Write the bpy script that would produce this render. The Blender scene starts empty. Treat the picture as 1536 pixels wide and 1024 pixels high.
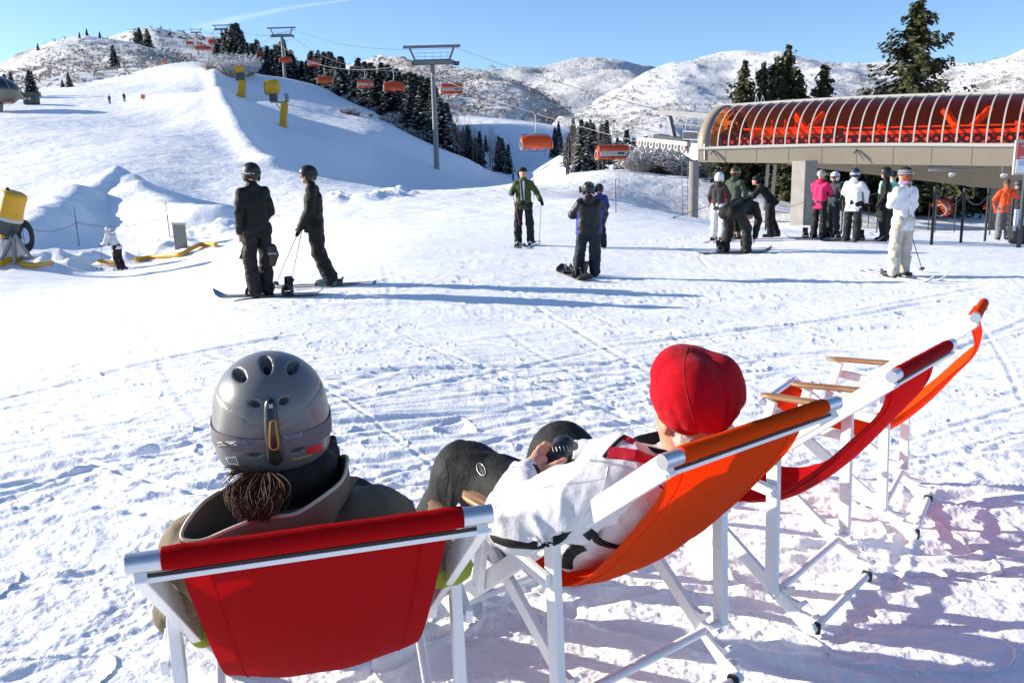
import bpy, bmesh, math, random
import numpy as np
from mathutils import Vector, Matrix, Euler
C = bpy.context.scene.collection
PI = math.pi
R = math.radians
rng = random.Random(11)
# ------------------------------------------------------------------ camera
F_PX = 1255.5; CAM_H = 1.70; PITCH = R(11.645); ROLL = R(1.543)
sc = bpy.context.scene
cam = bpy.data.objects.new('camera', bpy.data.cameras.new('camera'))
C.objects.link(cam); sc.camera = cam
cam.data.sensor_width = 36; cam.data.lens = F_PX/1536*36
cam.data.clip_start = 0.05; cam.data.clip_end = 20000
cam.matrix_world = Matrix.Translation((0, 0, CAM_H)) @ Matrix.Rotation(PI/2-PITCH, 4, 'X') @ Matrix.Rotation(-ROLL, 4, 'Z')
def ray(px, py):
    """direction (per metre of world Y) through a pixel of the 1536 x 1024 photograph"""
    X = (px-768)/F_PX; Y = (py-512)/F_PX
    cr, sr, cp, sp = math.cos(ROLL), math.sin(ROLL), math.cos(PITCH), math.sin(PITCH)
    xc = X*cr-Y*sr; yc = X*sr+Y*cr
    y = cp-yc*sp; z = -sp-yc*cp
    return xc/y, z/y
def at(px, py, Y):
    a, b = ray(px, py)
    return Vector((a*Y, Y, CAM_H+b*Y))
def polar(v):
    return math.atan2(v[0], v[1]), math.hypot(v[0], v[1])
# ------------------------------------------------------------------ noise
def _hash(ix, iy, iz, seed):
    n = (ix.astype(np.int64)*73856093) ^ (iy.astype(np.int64)*19349663) ^ (iz.astype(np.int64)*83492791) ^ (seed*2654435761)
    n = (n ^ (n >> 13)) & 0xffffffff
    n = (n*1274126177) & 0xffffffff
    n = (n ^ (n >> 16)) & 0xffffffff
    return n.astype(np.float64)/4294967295.0*2-1
def vnoise(x, y, z=None, seed=0):
    x = np.asarray(x, float); y = np.asarray(y, float)
    z = np.zeros_like(x) if z is None else np.asarray(z, float)
    ix, iy, iz = np.floor(x), np.floor(y), np.floor(z)
    fx, fy, fz = x-ix, y-iy, z-iz
    fx = fx*fx*(3-2*fx); fy = fy*fy*(3-2*fy); fz = fz*fz*(3-2*fz)
    def h(a, b, c): return _hash(ix+a, iy+b, iz+c, seed)
    def lay(c):
        return (h(0, 0, c)*(1-fx)+h(1, 0, c)*fx)*(1-fy)+(h(0, 1, c)*(1-fx)+h(1, 1, c)*fx)*fy
    if not np.any(fz): return lay(0)
    return lay(0)*(1-fz)+lay(1)*fz
def fbm(x, y, z=None, oct=4, seed=0, gain=.5):
    s = 0; a = 1; f = 1
    for o in range(oct):
        s = s+a*vnoise(x*f+o*17.3, y*f-o*9.1, None if z is None else z*f, seed+o*7)
        a *= gain; f *= 2.03
    return s
def sstep(a, b, x):
    t = np.clip((x-a)/(b-a), 0, 1); return t*t*(3-2*t)
# ------------------------------------------------------------------ materials
MATS = {}
def mat(name, col, rough=.6, bump=0, bscale=30, spec=.5, metal=0, var=0, vscale=5, coat=0, transl=0, sheen=0, bdet=3):
    if name in MATS: return MATS[name]
    m = bpy.data.materials.new(name); m.use_nodes = True; nt = m.node_tree; N = nt.nodes; L = nt.links
    p = N['Principled BSDF']
    p.inputs['Base Color'].default_value = (*col, 1); p.inputs['Roughness'].default_value = rough
    p.inputs['Specular IOR Level'].default_value = spec; p.inputs['Metallic'].default_value = metal
    if coat: p.inputs['Coat Weight'].default_value = coat; p.inputs['Coat Roughness'].default_value = .05
    if sheen: p.inputs['Sheen Weight'].default_value = sheen; p.inputs['Sheen Roughness'].default_value = .5
    tc = N.new('ShaderNodeTexCoord')
    if var:
        n = N.new('ShaderNodeTexNoise'); n.inputs['Scale'].default_value = vscale; n.inputs['Detail'].default_value = 5
        L.new(tc.outputs['Object'], n.inputs['Vector'])
        mr = N.new('ShaderNodeMapRange'); mr.inputs['From Min'].default_value = .3; mr.inputs['From Max'].default_value = .7
        mr.inputs['To Min'].default_value = 1-var; mr.inputs['To Max'].default_value = 1+var
        L.new(n.outputs['Fac'], mr.inputs['Value'])
        mx = N.new('ShaderNodeMix'); mx.data_type = 'RGBA'; mx.blend_type = 'MULTIPLY'; mx.inputs['Factor'].default_value = 1
        mx.inputs[6].default_value = (*col, 1); L.new(mr.outputs['Result'], mx.inputs[7])
        L.new(mx.outputs[2], p.inputs['Base Color'])
    if bump:
        n = N.new('ShaderNodeTexNoise'); n.inputs['Scale'].default_value = bscale; n.inputs['Detail'].default_value = bdet
        L.new(tc.outputs['Object'], n.inputs['Vector'])
        b = N.new('ShaderNodeBump'); b.inputs['Strength'].default_value = 1; b.inputs['Distance'].default_value = bump
        L.new(n.outputs['Fac'], b.inputs['Height']); L.new(b.outputs['Normal'], p.inputs['Normal'])
    if transl:
        t = N.new('ShaderNodeBsdfTranslucent'); t.inputs['Color'].default_value = (*col, 1)
        ms = N.new('ShaderNodeMixShader'); ms.inputs['Fac'].default_value = transl
        L.new(p.outputs[0], ms.inputs[1]); L.new(t.outputs[0], ms.inputs[2])
        L.new(ms.outputs[0], N['Material Output'].inputs['Surface'])
    MATS[name] = m
    return m
def mat_snow(name='snow', near=True):
    if name in MATS: return MATS[name]
    m = bpy.data.materials.new(name); m.use_nodes = True; nt = m.node_tree; N = nt.nodes; L = nt.links
    p = N['Principled BSDF']
    p.inputs['Base Color'].default_value = (.91, .915, .92, 1); p.inputs['Roughness'].default_value = .55
    p.inputs['Specular IOR Level'].default_value = .25
    tc = N.new('ShaderNodeTexCoord')
    def noise(sx, sy, scale, det):
        mp = N.new('ShaderNodeMapping'); mp.inputs['Scale'].default_value = (sx, sy, 1)
        L.new(tc.outputs['Object'], mp.inputs['Vector'])
        n = N.new('ShaderNodeTexNoise'); n.inputs['Scale'].default_value = scale; n.inputs['Detail'].default_value = det
        L.new(mp.outputs[0], n.inputs['Vector']); return n
    prev = None
    lay = [(.45, 1.7, 1.3, 7, .022), (1, 1, 11, 5, .007), (1, 1, 60, 3, .0045)] if near else [(1, 1, .5, 5, .5)]
    for sx, sy, s, d, dist in lay:
        n = noise(sx, sy, s, d)
        b = N.new('ShaderNodeBump'); b.inputs['Distance'].default_value = dist; b.inputs['Strength'].default_value = 1
        L.new(n.outputs['Fac'], b.inputs['Height'])
        if prev: L.new(prev.outputs['Normal'], b.inputs['Normal'])
        prev = b
    if near:
        # slopes farther off: wind crust and crossing ski tracks
        ln = N.new('ShaderNodeVectorMath'); ln.operation = 'LENGTH'; L.new(tc.outputs['Object'], ln.inputs[0])
        mr = N.new('ShaderNodeMapRange'); mr.inputs['From Min'].default_value = 22; mr.inputs['From Max'].default_value = 75; L.new(ln.outputs['Value'], mr.inputs['Value'])
        for sx, sy, s, d, dist in ((1, .5, .40, 9, .30), (.45, 1.2, 1.6, 6, .11)):
            n = noise(sx, sy, s, d); n.inputs['Distortion'].default_value = .3; n.inputs['Roughness'].default_value = .62
            b = N.new('ShaderNodeBump'); b.inputs['Distance'].default_value = dist; L.new(n.outputs['Fac'], b.inputs['Height']); L.new(mr.outputs['Result'], b.inputs['Strength'])
            L.new(prev.outputs['Normal'], b.inputs['Normal']); prev = b
    L.new(prev.outputs['Normal'], p.inputs['Normal'])
    MATS[name] = m
    return m
def mat_hill(name, thr, soft, scale, col=(.13, .115, .105), detail=8, slopey=0, stretch=(1, 1, 1)):
    """snow with patches of bare brush"""
    m = bpy.data.materials.new(name); m.use_nodes = True; nt = m.node_tree; N = nt.nodes; L = nt.links
    p = N['Principled BSDF']; p.inputs['Roughness'].default_value = .7; p.inputs['Specular IOR Level'].default_value = .15
    tc = N.new('ShaderNodeTexCoord')
    mp = N.new('ShaderNodeMapping'); mp.inputs['Scale'].default_value = stretch
    L.new(tc.outputs['Object'], mp.inputs['Vector'])
    big = N.new('ShaderNodeTexNoise'); big.inputs['Scale'].default_value = scale*.12; big.inputs['Detail'].default_value = 6
    fine = N.new('ShaderNodeTexNoise'); fine.inputs['Scale'].default_value = scale; fine.inputs['Detail'].default_value = detail; fine.inputs['Roughness'].default_value = .75
    for n in (big, fine): L.new(mp.outputs[0], n.inputs['Vector'])
    at_ = N.new('ShaderNodeAttribute'); at_.attribute_name = 'brush'
    a = N.new('ShaderNodeMath'); a.operation = 'ADD'; L.new(big.outputs['Fac'], a.inputs[0]); L.new(fine.outputs['Fac'], a.inputs[1])
    a2 = N.new('ShaderNodeMath'); a2.operation = 'ADD'; L.new(a.outputs[0], a2.inputs[0]); L.new(at_.outputs['Fac'], a2.inputs[1])
    mr = N.new('ShaderNodeMapRange'); mr.inputs['From Min'].default_value = thr-soft; mr.inputs['From Max'].default_value = thr+soft
    L.new(a2.outputs[0], mr.inputs['Value'])
    mx = N.new('ShaderNodeMix'); mx.data_type = 'RGBA'
    mx.inputs[6].default_value = (.86, .875, .90, 1); mx.inputs[7].default_value = (*col, 1)
    L.new(mr.outputs['Result'], mx.inputs['Factor']); L.new(mx.outputs[2], p.inputs['Base Color'])
    b = N.new('ShaderNodeBump'); b.inputs['Distance'].default_value = 1.5/scale; b.inputs['Strength'].default_value = .8
    L.new(fine.outputs['Fac'], b.inputs['Height']); L.new(b.outputs['Normal'], p.inputs['Normal'])
    return m
# ------------------------------------------------------------------ object helpers
def mesh_np(name, V, Fq, mats, smooth=True, mi=None, tri=False):
    me = bpy.data.meshes.new(name)
    V = np.asarray(V, np.float32); Fq = np.asarray(Fq, np.int32)
    k = Fq.shape[1]
    me.vertices.add(len(V)); me.vertices.foreach_set('co', V.ravel())
    me.loops.add(Fq.size); me.loops.foreach_set('vertex_index', Fq.ravel())
    me.polygons.add(len(Fq)); me.polygons.foreach_set('loop_start', np.arange(0, Fq.size, k, dtype=np.int32))
    if mi is not None: me.polygons.foreach_set('material_index', np.asarray(mi, np.int32))
    me.polygons.foreach_set('use_smooth', np.full(len(Fq), smooth))
    for m in (mats if isinstance(mats, (list, tuple)) else [mats]): me.materials.append(m)
    me.update(calc_edges=True); me.validate()
    return me
def link(name, me, parent=None, loc=None):
    o = bpy.data.objects.new(name, me); C.objects.link(o)
    if parent is not None: o.parent = parent
    if loc is not None: o.location = loc
    return o
def thing(name, label, cat, loc=(0, 0, 0), rotz=0, group=None):
    o = bpy.data.objects.new(name, None); C.objects.link(o); o.empty_display_size = .2
    o.location = loc; o.rotation_euler = (0, 0, rotz)
    tag(o, label, cat, group); return o
def tag(o, label, cat, group=None):
    o['label'] = label; o['category'] = cat
    if group: o['group'] = group
    return o
def copy_tree(o, parent=None):
    c = o.copy(); C.objects.link(c)
    if parent is not None:
        c.parent = parent; c.matrix_parent_inverse = o.matrix_parent_inverse
    for ch in list(o.children): copy_tree(ch, c)
    return c
class MB:
    """collects simple shapes into one mesh"""
    def __init__(s): s.v = []; s.f = []; s.m = []; s.cur = 0; s.sm = []
    def add(s, vs, fs, smooth=False):
        o = len(s.v); s.v += [tuple(v) for v in vs]
        for f in fs: s.f.append(tuple(i+o for i in f)); s.m.append(s.cur); s.sm.append(smooth)
        return s
    def box(s, c, size, rot=None, bev=0):
        x, y, z = [d/2 for d in size]
        b = min(bev, x*.9, y*.9, z*.9)
        M = rot if rot is not None else Matrix.Identity(3)
        c = Vector(c)
        if b <= 0:
            vs = [Vector((i*x, j*y, k*z)) for k in (-1, 1) for j in (-1, 1) for i in (-1, 1)]
            fs = [(0, 2, 3, 1), (4, 5, 7, 6), (0, 1, 5, 4), (2, 6, 7, 3), (0, 4, 6, 2), (1, 3, 7, 5)]
        else:
            bm = bmesh.new(); bmesh.ops.create_cube(bm, size=1)
            for v in bm.verts: v.co = Vector((v.co.x*2*x, v.co.y*2*y, v.co.z*2*z))
            bmesh.ops.bevel(bm, geom=bm.edges[:], offset=b, segments=2, affect='EDGES', profile=.5)
            bm.verts.index_update(); vs = [v.co.copy() for v in bm.verts]; fs = [[v.index for v in f.verts] for f in bm.faces]; bm.free()
        return s.add([M @ v+c for v in vs], fs)
    def bar(s, a, b, w, h, up=(0, 0, 1), bev=.003):
        """rectangular bar from a to b: w across, h along up"""
        a, b = Vector(a), Vector(b); d = b-a; L = d.length; d.normalize()
        u = Vector(up); sde = d.cross(u)
        if sde.length < 1e-5: sde = d.cross(Vector((0, 1, 0)))
        sde.normalize(); u = sde.cross(d)
        M = Matrix((sde, d, u)).transposed()
        return s.box((a+b)/2, (w, L, h), M, bev)
    def tube(s, pts, r, n=10, caps=True, smooth=True):
        pts = [Vector(p) for p in pts]; rs = r if isinstance(r, (list, tuple)) else [r]*len(pts)
        vs = []; fs = []; prev = None
        for i, p in enumerate(pts):
            t = (pts[min(i+1, len(pts)-1)]-pts[max(i-1, 0)]).normalized()
            if prev is None:
                a = t.orthogonal().normalized()
            else:
                a = (prev-t*prev.dot(t))
                a = a.normalized() if a.length > 1e-6 else t.orthogonal().normalized()
            prev = a; b = t.cross(a)
            for k in range(n):
                an = 2*PI*k/n; vs.append(p+(a*math.cos(an)+b*math.sin(an))*rs[i])
        for i in range(len(pts)-1):
            for k in range(n):
                fs.append((i*n+k, i*n+(k+1) % n, (i+1)*n+(k+1) % n, (i+1)*n+k))
        s.add(vs, fs, smooth)
        if caps:
            s.add([vs[k] for k in range(n)][::-1], [tuple(range(n))]); s.add([vs[(len(pts)-1)*n+k] for k in range(n)], [tuple(range(n))])
        return s
    def ball(s, c, r, seg=16, rings=10, sc=(1, 1, 1), rot=None):
        vs = []; fs = []; c = Vector(c)
        for i in range(rings+1):
            th = PI*i/rings
            for k in range(seg):
                ph = 2*PI*k/seg
                v = Vector((math.sin(th)*math.cos(ph)*sc[0], math.sin(th)*math.sin(ph)*sc[1], math.cos(th)*sc[2]))*r
                vs.append((rot @ v if rot is not None else v)+c)
        for i in range(rings):
            for k in range(seg):
                fs.append((i*seg+k, (i+1)*seg+k, (i+1)*seg+(k+1) % seg, i*seg+(k+1) % seg))
        return s.add(vs, fs, True)
    def prism(s, poly, a, b, M=None):
        """extrude 2-D polygon (x, z) from y = a to y = b"""
        n = len(poly); vs = [Vector((x, a, z)) for x, z in poly]+[Vector((x, b, z)) for x, z in poly]
        if M is not None: vs = [M @ v for v in vs]
        fs = [tuple(range(n)), tuple(range(2*n-1, n-1, -1))]+[(i, i+n, (i+1) % n+n, (i+1) % n) for i in range(n)]
        return s.add(vs, fs)
    def grid(s, P, smooth=True, closed=False):
        nr, nc = len(P), len(P[0]); vs = [p for row in P for p in row]; fs = []
        for i in range(nr-1):
            for k in range(nc if closed else nc-1):
                fs.append((i*nc+k, i*nc+(k+1) % nc, (i+1)*nc+(k+1) % nc, (i+1)*nc+k))
        return s.add(vs, fs, smooth)
    def mesh(s, name, mats):
        me = bpy.data.meshes.new(name); me.from_pydata([tuple(v) for v in s.v], [], s.f)
        for m in (mats if isinstance(mats, (list, tuple)) else [mats]): me.materials.append(m)
        me.polygons.foreach_set('material_index', s.m); me.polygons.foreach_set('use_smooth', s.sm)
        bm = bmesh.new(); bm.from_mesh(me); bmesh.ops.recalc_face_normals(bm, faces=bm.faces[:]); bm.to_mesh(me); bm.free()
        me.update(); return me
    def build(s, name, mats, parent=None, loc=None):
        return link(name, s.mesh(name, mats), parent, loc)
# ------------------------------------------------------------------ signed-distance bodies, meshed with surface nets
class Sdf:
    def __init__(s, k=.02): s.p = []; s.k = k; s.M = Matrix.Identity(4)
    def cap(s, a, b, ra, rb=None, tag=0, k=None):
        s.p.append(('c', np.array(a, float), np.array(b, float), ra, ra if rb is None else rb, tag, k)); return s
    def chain(s, pts, rs, tag=0, k=None):
        for i in range(len(pts)-1): s.cap(pts[i], pts[i+1], rs[i], rs[i+1], tag, k)
        return s
    def ell(s, c, r, rot=None, tag=0, k=None):
        s.p.append(('e', np.array(c, float), np.array(r, float), None if rot is None else np.array(rot, float), tag, k)); return s
    def box(s, c, h, rnd=.01, rot=None, tag=0, k=None):
        s.p.append(('b', np.array(c, float), np.array(h, float), rnd, None if rot is None else np.array(rot, float), tag, k)); return s
    def cutbox(s, c, h, rnd=.005, rot=None): s.box(c, h, rnd, rot, -1); return s
    def cutell(s, c, r, rot=None): s.ell(c, r, rot, -1); return s
    def _d(s, q, P):
        t = q[0]
        if t == 'c':
            a, b, ra, rb = q[1:5]; ba = b-a; pa = P-a
            h = np.clip((pa @ ba)/max(ba @ ba, 1e-12), 0, 1)
            return np.linalg.norm(pa-h[..., None]*ba, axis=-1)-(ra+(rb-ra)*h)
        if t == 'e':
            c, r, rot = q[1:4]; d = P-c
            if rot is not None: d = d @ rot
            k0 = np.linalg.norm(d/r, axis=-1); k1 = np.linalg.norm(d/(r*r), axis=-1)
            return k0*(k0-1)/np.maximum(k1, 1e-9)
        c, h, rnd, rot = q[1:5]; d = P-c
        if rot is not None: d = d @ rot
        g = np.abs(d)-(h-rnd)
        return np.linalg.norm(np.maximum(g, 0), axis=-1)+np.minimum(g.max(axis=-1), 0)-rnd
    def ev(s, P):
        D = None
        for q in s.p:
            tag, k = q[-2], q[-1] if q[-1] is not None else s.k
            d = s._d(q, P)
            if tag == -1:
                D = np.maximum(D, -d); continue
            if D is None: D = d
            elif k <= 0: D = np.minimum(D, d)
            else:
                h = np.clip(.5+.5*(D-d)/k, 0, 1); D = D*(1-h)+d*h-k*h*(1-h)
        return D
    def bounds(s):
        lo = np.full(3, 1e9); hi = -lo
        for q in s.p:
            if q[-2] == -1: continue
            if q[0] == 'c':
                m = max(q[3], q[4]); lo = np.minimum(lo, np.minimum(q[1], q[2])-m); hi = np.maximum(hi, np.maximum(q[1], q[2])+m)
            else:
                m = np.linalg.norm(q[2]) if q[3 if q[0] == 'e' else 4] is not None else q[2]
                lo = np.minimum(lo, q[1]-m); hi = np.maximum(hi, q[1]+m)
        return lo, hi
    def mesh(s, name, mats, vox=.012, wrinkle=0, wscale=8, clip=None, seed=1, shell=None, wstretch=(1, 1, 1), dispf=None):
        lo, hi = s.bounds(); lo -= vox*2.5; hi += vox*2.5
        n = np.ceil((hi-lo)/vox).astype(int)+1
        ax = [lo[i]+vox*np.arange(n[i]) for i in range(3)]
        def full(G):
            d = s.ev(G)
            if wrinkle:
                X_, Y_, Z_ = G[..., 0]*wscale*wstretch[0], G[..., 1]*wscale*wstretch[1], G[..., 2]*wscale*wstretch[2]
                rg = 1-np.abs(vnoise(X_*.8+.6*vnoise(X_*1.9, Y_*1.9, Z_*1.9, seed+5), Y_*.8, Z_*.8, seed+11))*2.2
                d = d-wrinkle*.75*np.clip(rg, 0, 1)**2
                d = d+wrinkle*.6*fbm(G[..., 0]*wscale*wstretch[0], G[..., 1]*wscale*wstretch[1], G[..., 2]*wscale*wstretch[2], 3, seed)
            if dispf is not None: d = d+dispf(G)
            if shell is not None: d = np.maximum(d, -(d+shell))
            if clip is not None: d = np.maximum(d, clip(G))
            return d
        B = 8; nb = -(-n//B); n = nb*B
        ax = [lo[i]+vox*np.arange(n[i]) for i in range(3)]
        cx = [lo[i]+vox*(np.arange(nb[i])*B+(B-1)/2) for i in range(3)]
        Gc = np.stack(np.meshgrid(*cx, indexing='ij'), -1)
        dc = s.ev(Gc)
        D = np.repeat(np.repeat(np.repeat(np.where(dc < 0, -1., 1.), B, 0), B, 1), B, 2)
        lim = vox*B*.9+2.2*wrinkle+(.016 if dispf is not None else 0)+(shell or 0)+.25*s.k
        need = np.abs(dc) < lim
        if clip is not None: need |= (dc < lim)
        blk = np.argwhere(need); off = np.stack(np.meshgrid(*[np.arange(B)]*3, indexing='ij'), -1).reshape(-1, 3)
        for i0 in range(0, len(blk), 400):
            id_ = (blk[i0:i0+400, None, :]*B+off[None]).reshape(-1, 3)
            D[id_[:, 0], id_[:, 1], id_[:, 2]] = full(lo+vox*id_)
        V, Fq = surface_nets(D, lo, vox)
        tags = None
        mm = mats if isinstance(mats, (list, tuple)) else [mats]
        if len(mm) > 1:
            best = np.full(len(V), 1e9); tg = np.zeros(len(V), int)
            for q in s.p:
                if q[-2] < 0: continue
                d = s._d(q, V); w = d < best; best[w] = d[w]; tg[w] = q[-2]
            tags = tg[Fq[:, 0]]
        me = mesh_np(name, V, Fq, mm, True, tags)
        return me
    def build(s, name, mats, parent=None, **k):
        return link(name, s.mesh(name, mats, **k), parent)
def surface_nets(D, lo, vox):
    S = D < 0
    nx, ny, nz = D.shape
    c = [(i, j, k) for i in (0, 1) for j in (0, 1) for k in (0, 1)]
    def sl(A, o): return A[o[0]:nx-1+o[0], o[1]:ny-1+o[1], o[2]:nz-1+o[2]]
    cnt = sum(sl(S, o).astype(np.int8) for o in c)
    act = (cnt > 0) & (cnt < 8)
    idx = np.argwhere(act)
    vid = np.full(act.shape, -1, np.int64); vid[act] = np.arange(len(idx))
    acc = np.zeros((len(idx), 3)); num = np.zeros(len(idx))
    I = idx
    for a in c:
        for ax in range(3):
            if a[ax]: continue
            b = list(a); b[ax] = 1
            da = D[I[:, 0]+a[0], I[:, 1]+a[1], I[:, 2]+a[2]]; db = D[I[:, 0]+b[0], I[:, 1]+b[1], I[:, 2]+b[2]]
            m = (da < 0) != (db < 0)
            t = np.where(m, da/np.where(m, da-db, 1), 0)
            p = np.array(a, float)[None]+np.zeros((len(I), 1)); p[:, ax] = t
            acc[m] += p[m]; num[m] += 1
    V = lo+vox*(I+acc/num[:, None])
    quads = []
    for ax in range(3):
        o1, o2 = [k for k in range(3) if k != ax]
        A = [slice(1, -1)]*3; A[ax] = slice(0, -1)
        B = [slice(1, -1)]*3; B[ax] = slice(1, None)
        s0 = S[tuple(A)]; s1 = S[tuple(B)]
        e = np.argwhere(s0 != s1)
        if not len(e): continue
        flip = s0[e[:, 0], e[:, 1], e[:, 2]]
        base = e.copy(); base[:, o1] += 1; base[:, o2] += 1
        def cell(d1, d2):
            q = base.copy(); q[:, o1] -= d1; q[:, o2] -= d2
            return vid[q[:, 0], q[:, 1], q[:, 2]]
        q = np.stack([cell(1, 1), cell(0, 1), cell(0, 0), cell(1, 0)], 1)
        if ax == 1: flip = ~flip
        q[~flip] = q[~flip][:, ::-1]
        quads.append(q)
    return V, np.concatenate(quads)
# ------------------------------------------------------------------ terrain: control points (photo x, photo y, distance) -> height field
CP = []
def cp(px, py, Y):
    v = at(px, py, Y); a, r = polar(v); CP.append((a, r, v.z))
def cw(px, Y, Z):
    v = at(px, 252, Y); a, r = polar(v); CP.append((a, r, Z))
for r in (.6, 1.6, 3.2, 5.5):
    for a in range(-180, 180, 30): CP.append((R(a), r, 0))
for a in (-180, -150, -120, -90, 90, 120, 150):
    for r in (14, 50, 160, 460): CP.append((R(a), r, {-90: -.5, 90: -.4}.get(a, 0)*min(1, r/30)))
for a, r, z in [(-60, 12, -.3), (60, 12, -.25), (-60, 30, -1.2), (60, 30, -1.2), (-60, 120, 8), (60, 80, -5), (-60, 450, 40), (60, 450, -10)]: CP.append((R(a), r, z))
for p in [(390, 445, 11.7), (490, 430, 12.6), (640, 470, 9.8), (0, 560, 8), (100, 450, 16), (0, 415, 25), (-250, 420, 25), (180, 405, 31), (25, 395, 30), (100, 385, 35),
          (270, 372, 35), (430, 330, 40), (500, 297, 58), (560, 370, 19.5),
          (150, 352, 42), (178, 284, 57), (85, 328, 47), (12, 365, 38), (150, 338, 47), (222, 330, 47), (100, 352, 40), (40, 300, 55), (300, 335, 45), (330, 320, 52), (300, 280, 65),
          (200, 220, 85), (100, 200, 105), (0, 230, 85), (0, 180, 120), (-200, 200, 120), (250, 180, 135), (187, 153, 169), (60, 150, 180), (20, 167, 150), (-200, 160, 180),
          (250, 120, 230), (130, 125, 250), (200, 108, 290), (300, 93, 320), (322, 110, 230), (330, 140, 165), (345, 170, 140), (372, 216, 108), (385, 235, 95), (430, 262, 75),
          (425, 190, 155), (362, 145, 210), (440, 252, 98), (420, 225, 118), (510, 222, 138), (510, 197, 162), (510, 170, 215), (500, 142, 290), (500, 268, 100), (430, 128, 300), (380, 118, 300),
          (560, 293, 60), (560, 290, 106), (560, 270, 128), (560, 240, 145), (560, 200, 170), (560, 167, 235), (640, 289, 64), (640, 286, 115), (640, 272, 140), (645, 252, 150), (640, 234, 175), (640, 217, 220), (700, 236, 205), (720, 286, 68), (720, 284, 130), (720, 274, 165), (720, 258, 190), (790, 283, 75), (780, 281, 140), (780, 270, 200), (830, 272, 90), (862, 262, 115),
          (787, 368, 19.3), (787, 320, 35), (787, 300, 52), (780, 215, 280), (840, 235, 200), (740, 200, 300), (700, 195, 330),
          (900, 300, 50), (900, 272, 85), (930, 253, 108), (1000, 265, 100), (960, 320, 36),
          (1040, 330, 74), (1055, 272, 95), (1180, 303, 88), (1205, 335, 68), (1235, 357, 20.8), (1205, 345, 50), (1205, 350, 35), (1348, 417, 12.8),
          (1500, 360, 24), (1500, 346, 60), (1400, 343, 75), (1700, 352, 60), (1700, 366, 24), (1105, 382, 17)]: cp(*p)
for p in [(0, 430, 34), (200, 420, 38), (300, 420, 42), (430, 380, 38), (500, 355, 28), (560, 300, 17), (640, 268, 7), (700, 235, 1.5), (600, 400, 24), (450, 440, 45),
          (1000, 150, 0), (1060, 160, 2), (930, 140, -.5), (1200, 130, -1), (1500, 110, -4.5), (1500, 200, -5), (1060, 230, 2), (700, 460, 30), (900, 460, 18), (1200, 460, -6), (1500, 460, -9), (1060, 460, 0), (880, 240, 5), (1200, 240, -3), (1700, 240, -6)]: cw(*p)
CPA = np.array(CP)
KA = 3.0
def _tps(P, Q):
    d2 = ((P[:, None, :]-Q[None])**2).sum(-1)
    return d2*np.log(d2+1e-12)*.5
def _uv(a, r): return np.stack([KA*np.asarray(a), np.log(np.asarray(r)+1.5)*1.3], -1)
_Q = _uv(CPA[:, 0], CPA[:, 1])
_n = len(_Q)
_A = np.zeros((_n+3, _n+3)); _A[:_n, :_n] = _tps(_Q, _Q)+np.eye(_n)*2e-4
_A[:_n, _n] = 1; _A[:_n, _n+1:] = _Q; _A[_n:, :_n] = _A[:_n, _n:].T
_W = np.linalg.solve(_A, np.concatenate([CPA[:, 2], np.zeros(3)]))
RIDGE = [at(*p) for p in [(322, 110, 230), (330, 140, 165), (345, 170, 140), (372, 216, 108), (385, 235, 95), (412, 253, 82)]]
def macro(x, y):
    x = np.asarray(x, float).ravel(); y = np.asarray(y, float).ravel()
    a = np.arctan2(x, y); r = np.hypot(x, y); out = np.empty(len(x))
    for i in range(0, len(x), 20000):
        U = _uv(a[i:i+20000], r[i:i+20000])
        out[i:i+20000] = _tps(U, _Q) @ _W[:_n]+_W[_n]+U @ _W[_n+1:]
    out = np.where(r < 4.5, out*sstep(3, 4.5, r), out)
    return out
def segdist(x, y, pts):
    d = np.full(len(x), 1e9)
    for p, q in zip(pts[:-1], pts[1:]):
        px, py = q[0]-p[0], q[1]-p[1]
        h = np.clip(((x-p[0])*px+(y-p[1])*py)/(px*px+py*py), 0, 1)
        d = np.minimum(d, np.hypot(x-p[0]-h*px, y-p[1]-h*py))
    return d
def gauss(x, y, c, s): return np.exp(-((x-c[0])**2+(y-c[1])**2)/(2*s*s))
MOUND1 = [at(*p) for p in [(178, 262, 57), (232, 300, 50), (262, 312, 47), (300, 335, 44)]]
MOUND2 = [at(*p) for p in [(178, 262, 57), (130, 276, 53), (85, 298, 47), (45, 318, 42), (12, 334, 38)]]
EDGE = [at(*p) for p in [(-60, 408, 28), (60, 396, 31), (140, 392, 33), (220, 385, 34), (300, 372, 37), (335, 368, 39)]]
BANK = [at(*p) for p in [(490, 297, 57), (520, 303, 55), (560, 300, 55), (600, 296, 60)]]
def ground(x, y):
    x = np.asarray(x, float).ravel(); y = np.asarray(y, float).ravel()
    z = macro(x, y)
    d = segdist(x, y, RIDGE); z = z+1.0*np.exp(-(d/2.2)**2)
    wv = .9*fbm(x*.16, y*.16, None, 3, 61); d = segdist(x+wv, y-wv, MOUND1); d2 = segdist(x-wv, y+wv, MOUND2)
    m1 = .95*np.exp(-(d/2.3)**2); m2 = 1.15*np.exp(-(d2/2.1)**2)
    z = z+np.maximum(m1, m2)*(1+.30*fbm(x*.35, y*.35, None, 3, 62))
    d = segdist(x, y, EDGE)
    z = z+np.exp(-(d/1.9)**2)*(.22+.42*fbm(x*.8, y*.8, None, 3, 5))
    d = segdist(x, y, BANK); z = z+np.exp(-(d/1.5)**2)*(.35+.4*fbm(x*.8, y*.8, None, 3, 8))
    r = np.hypot(x, y)
    z = z+sstep(45, 110, r)*.28*fbm(x*.06, y*.06, None, 4, 3)+sstep(16, 40, r)*.05*fbm(x*.5, y*.9, None, 4, 9)
    return z
_rt = random.Random(5)
TRACKS = []
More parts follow.
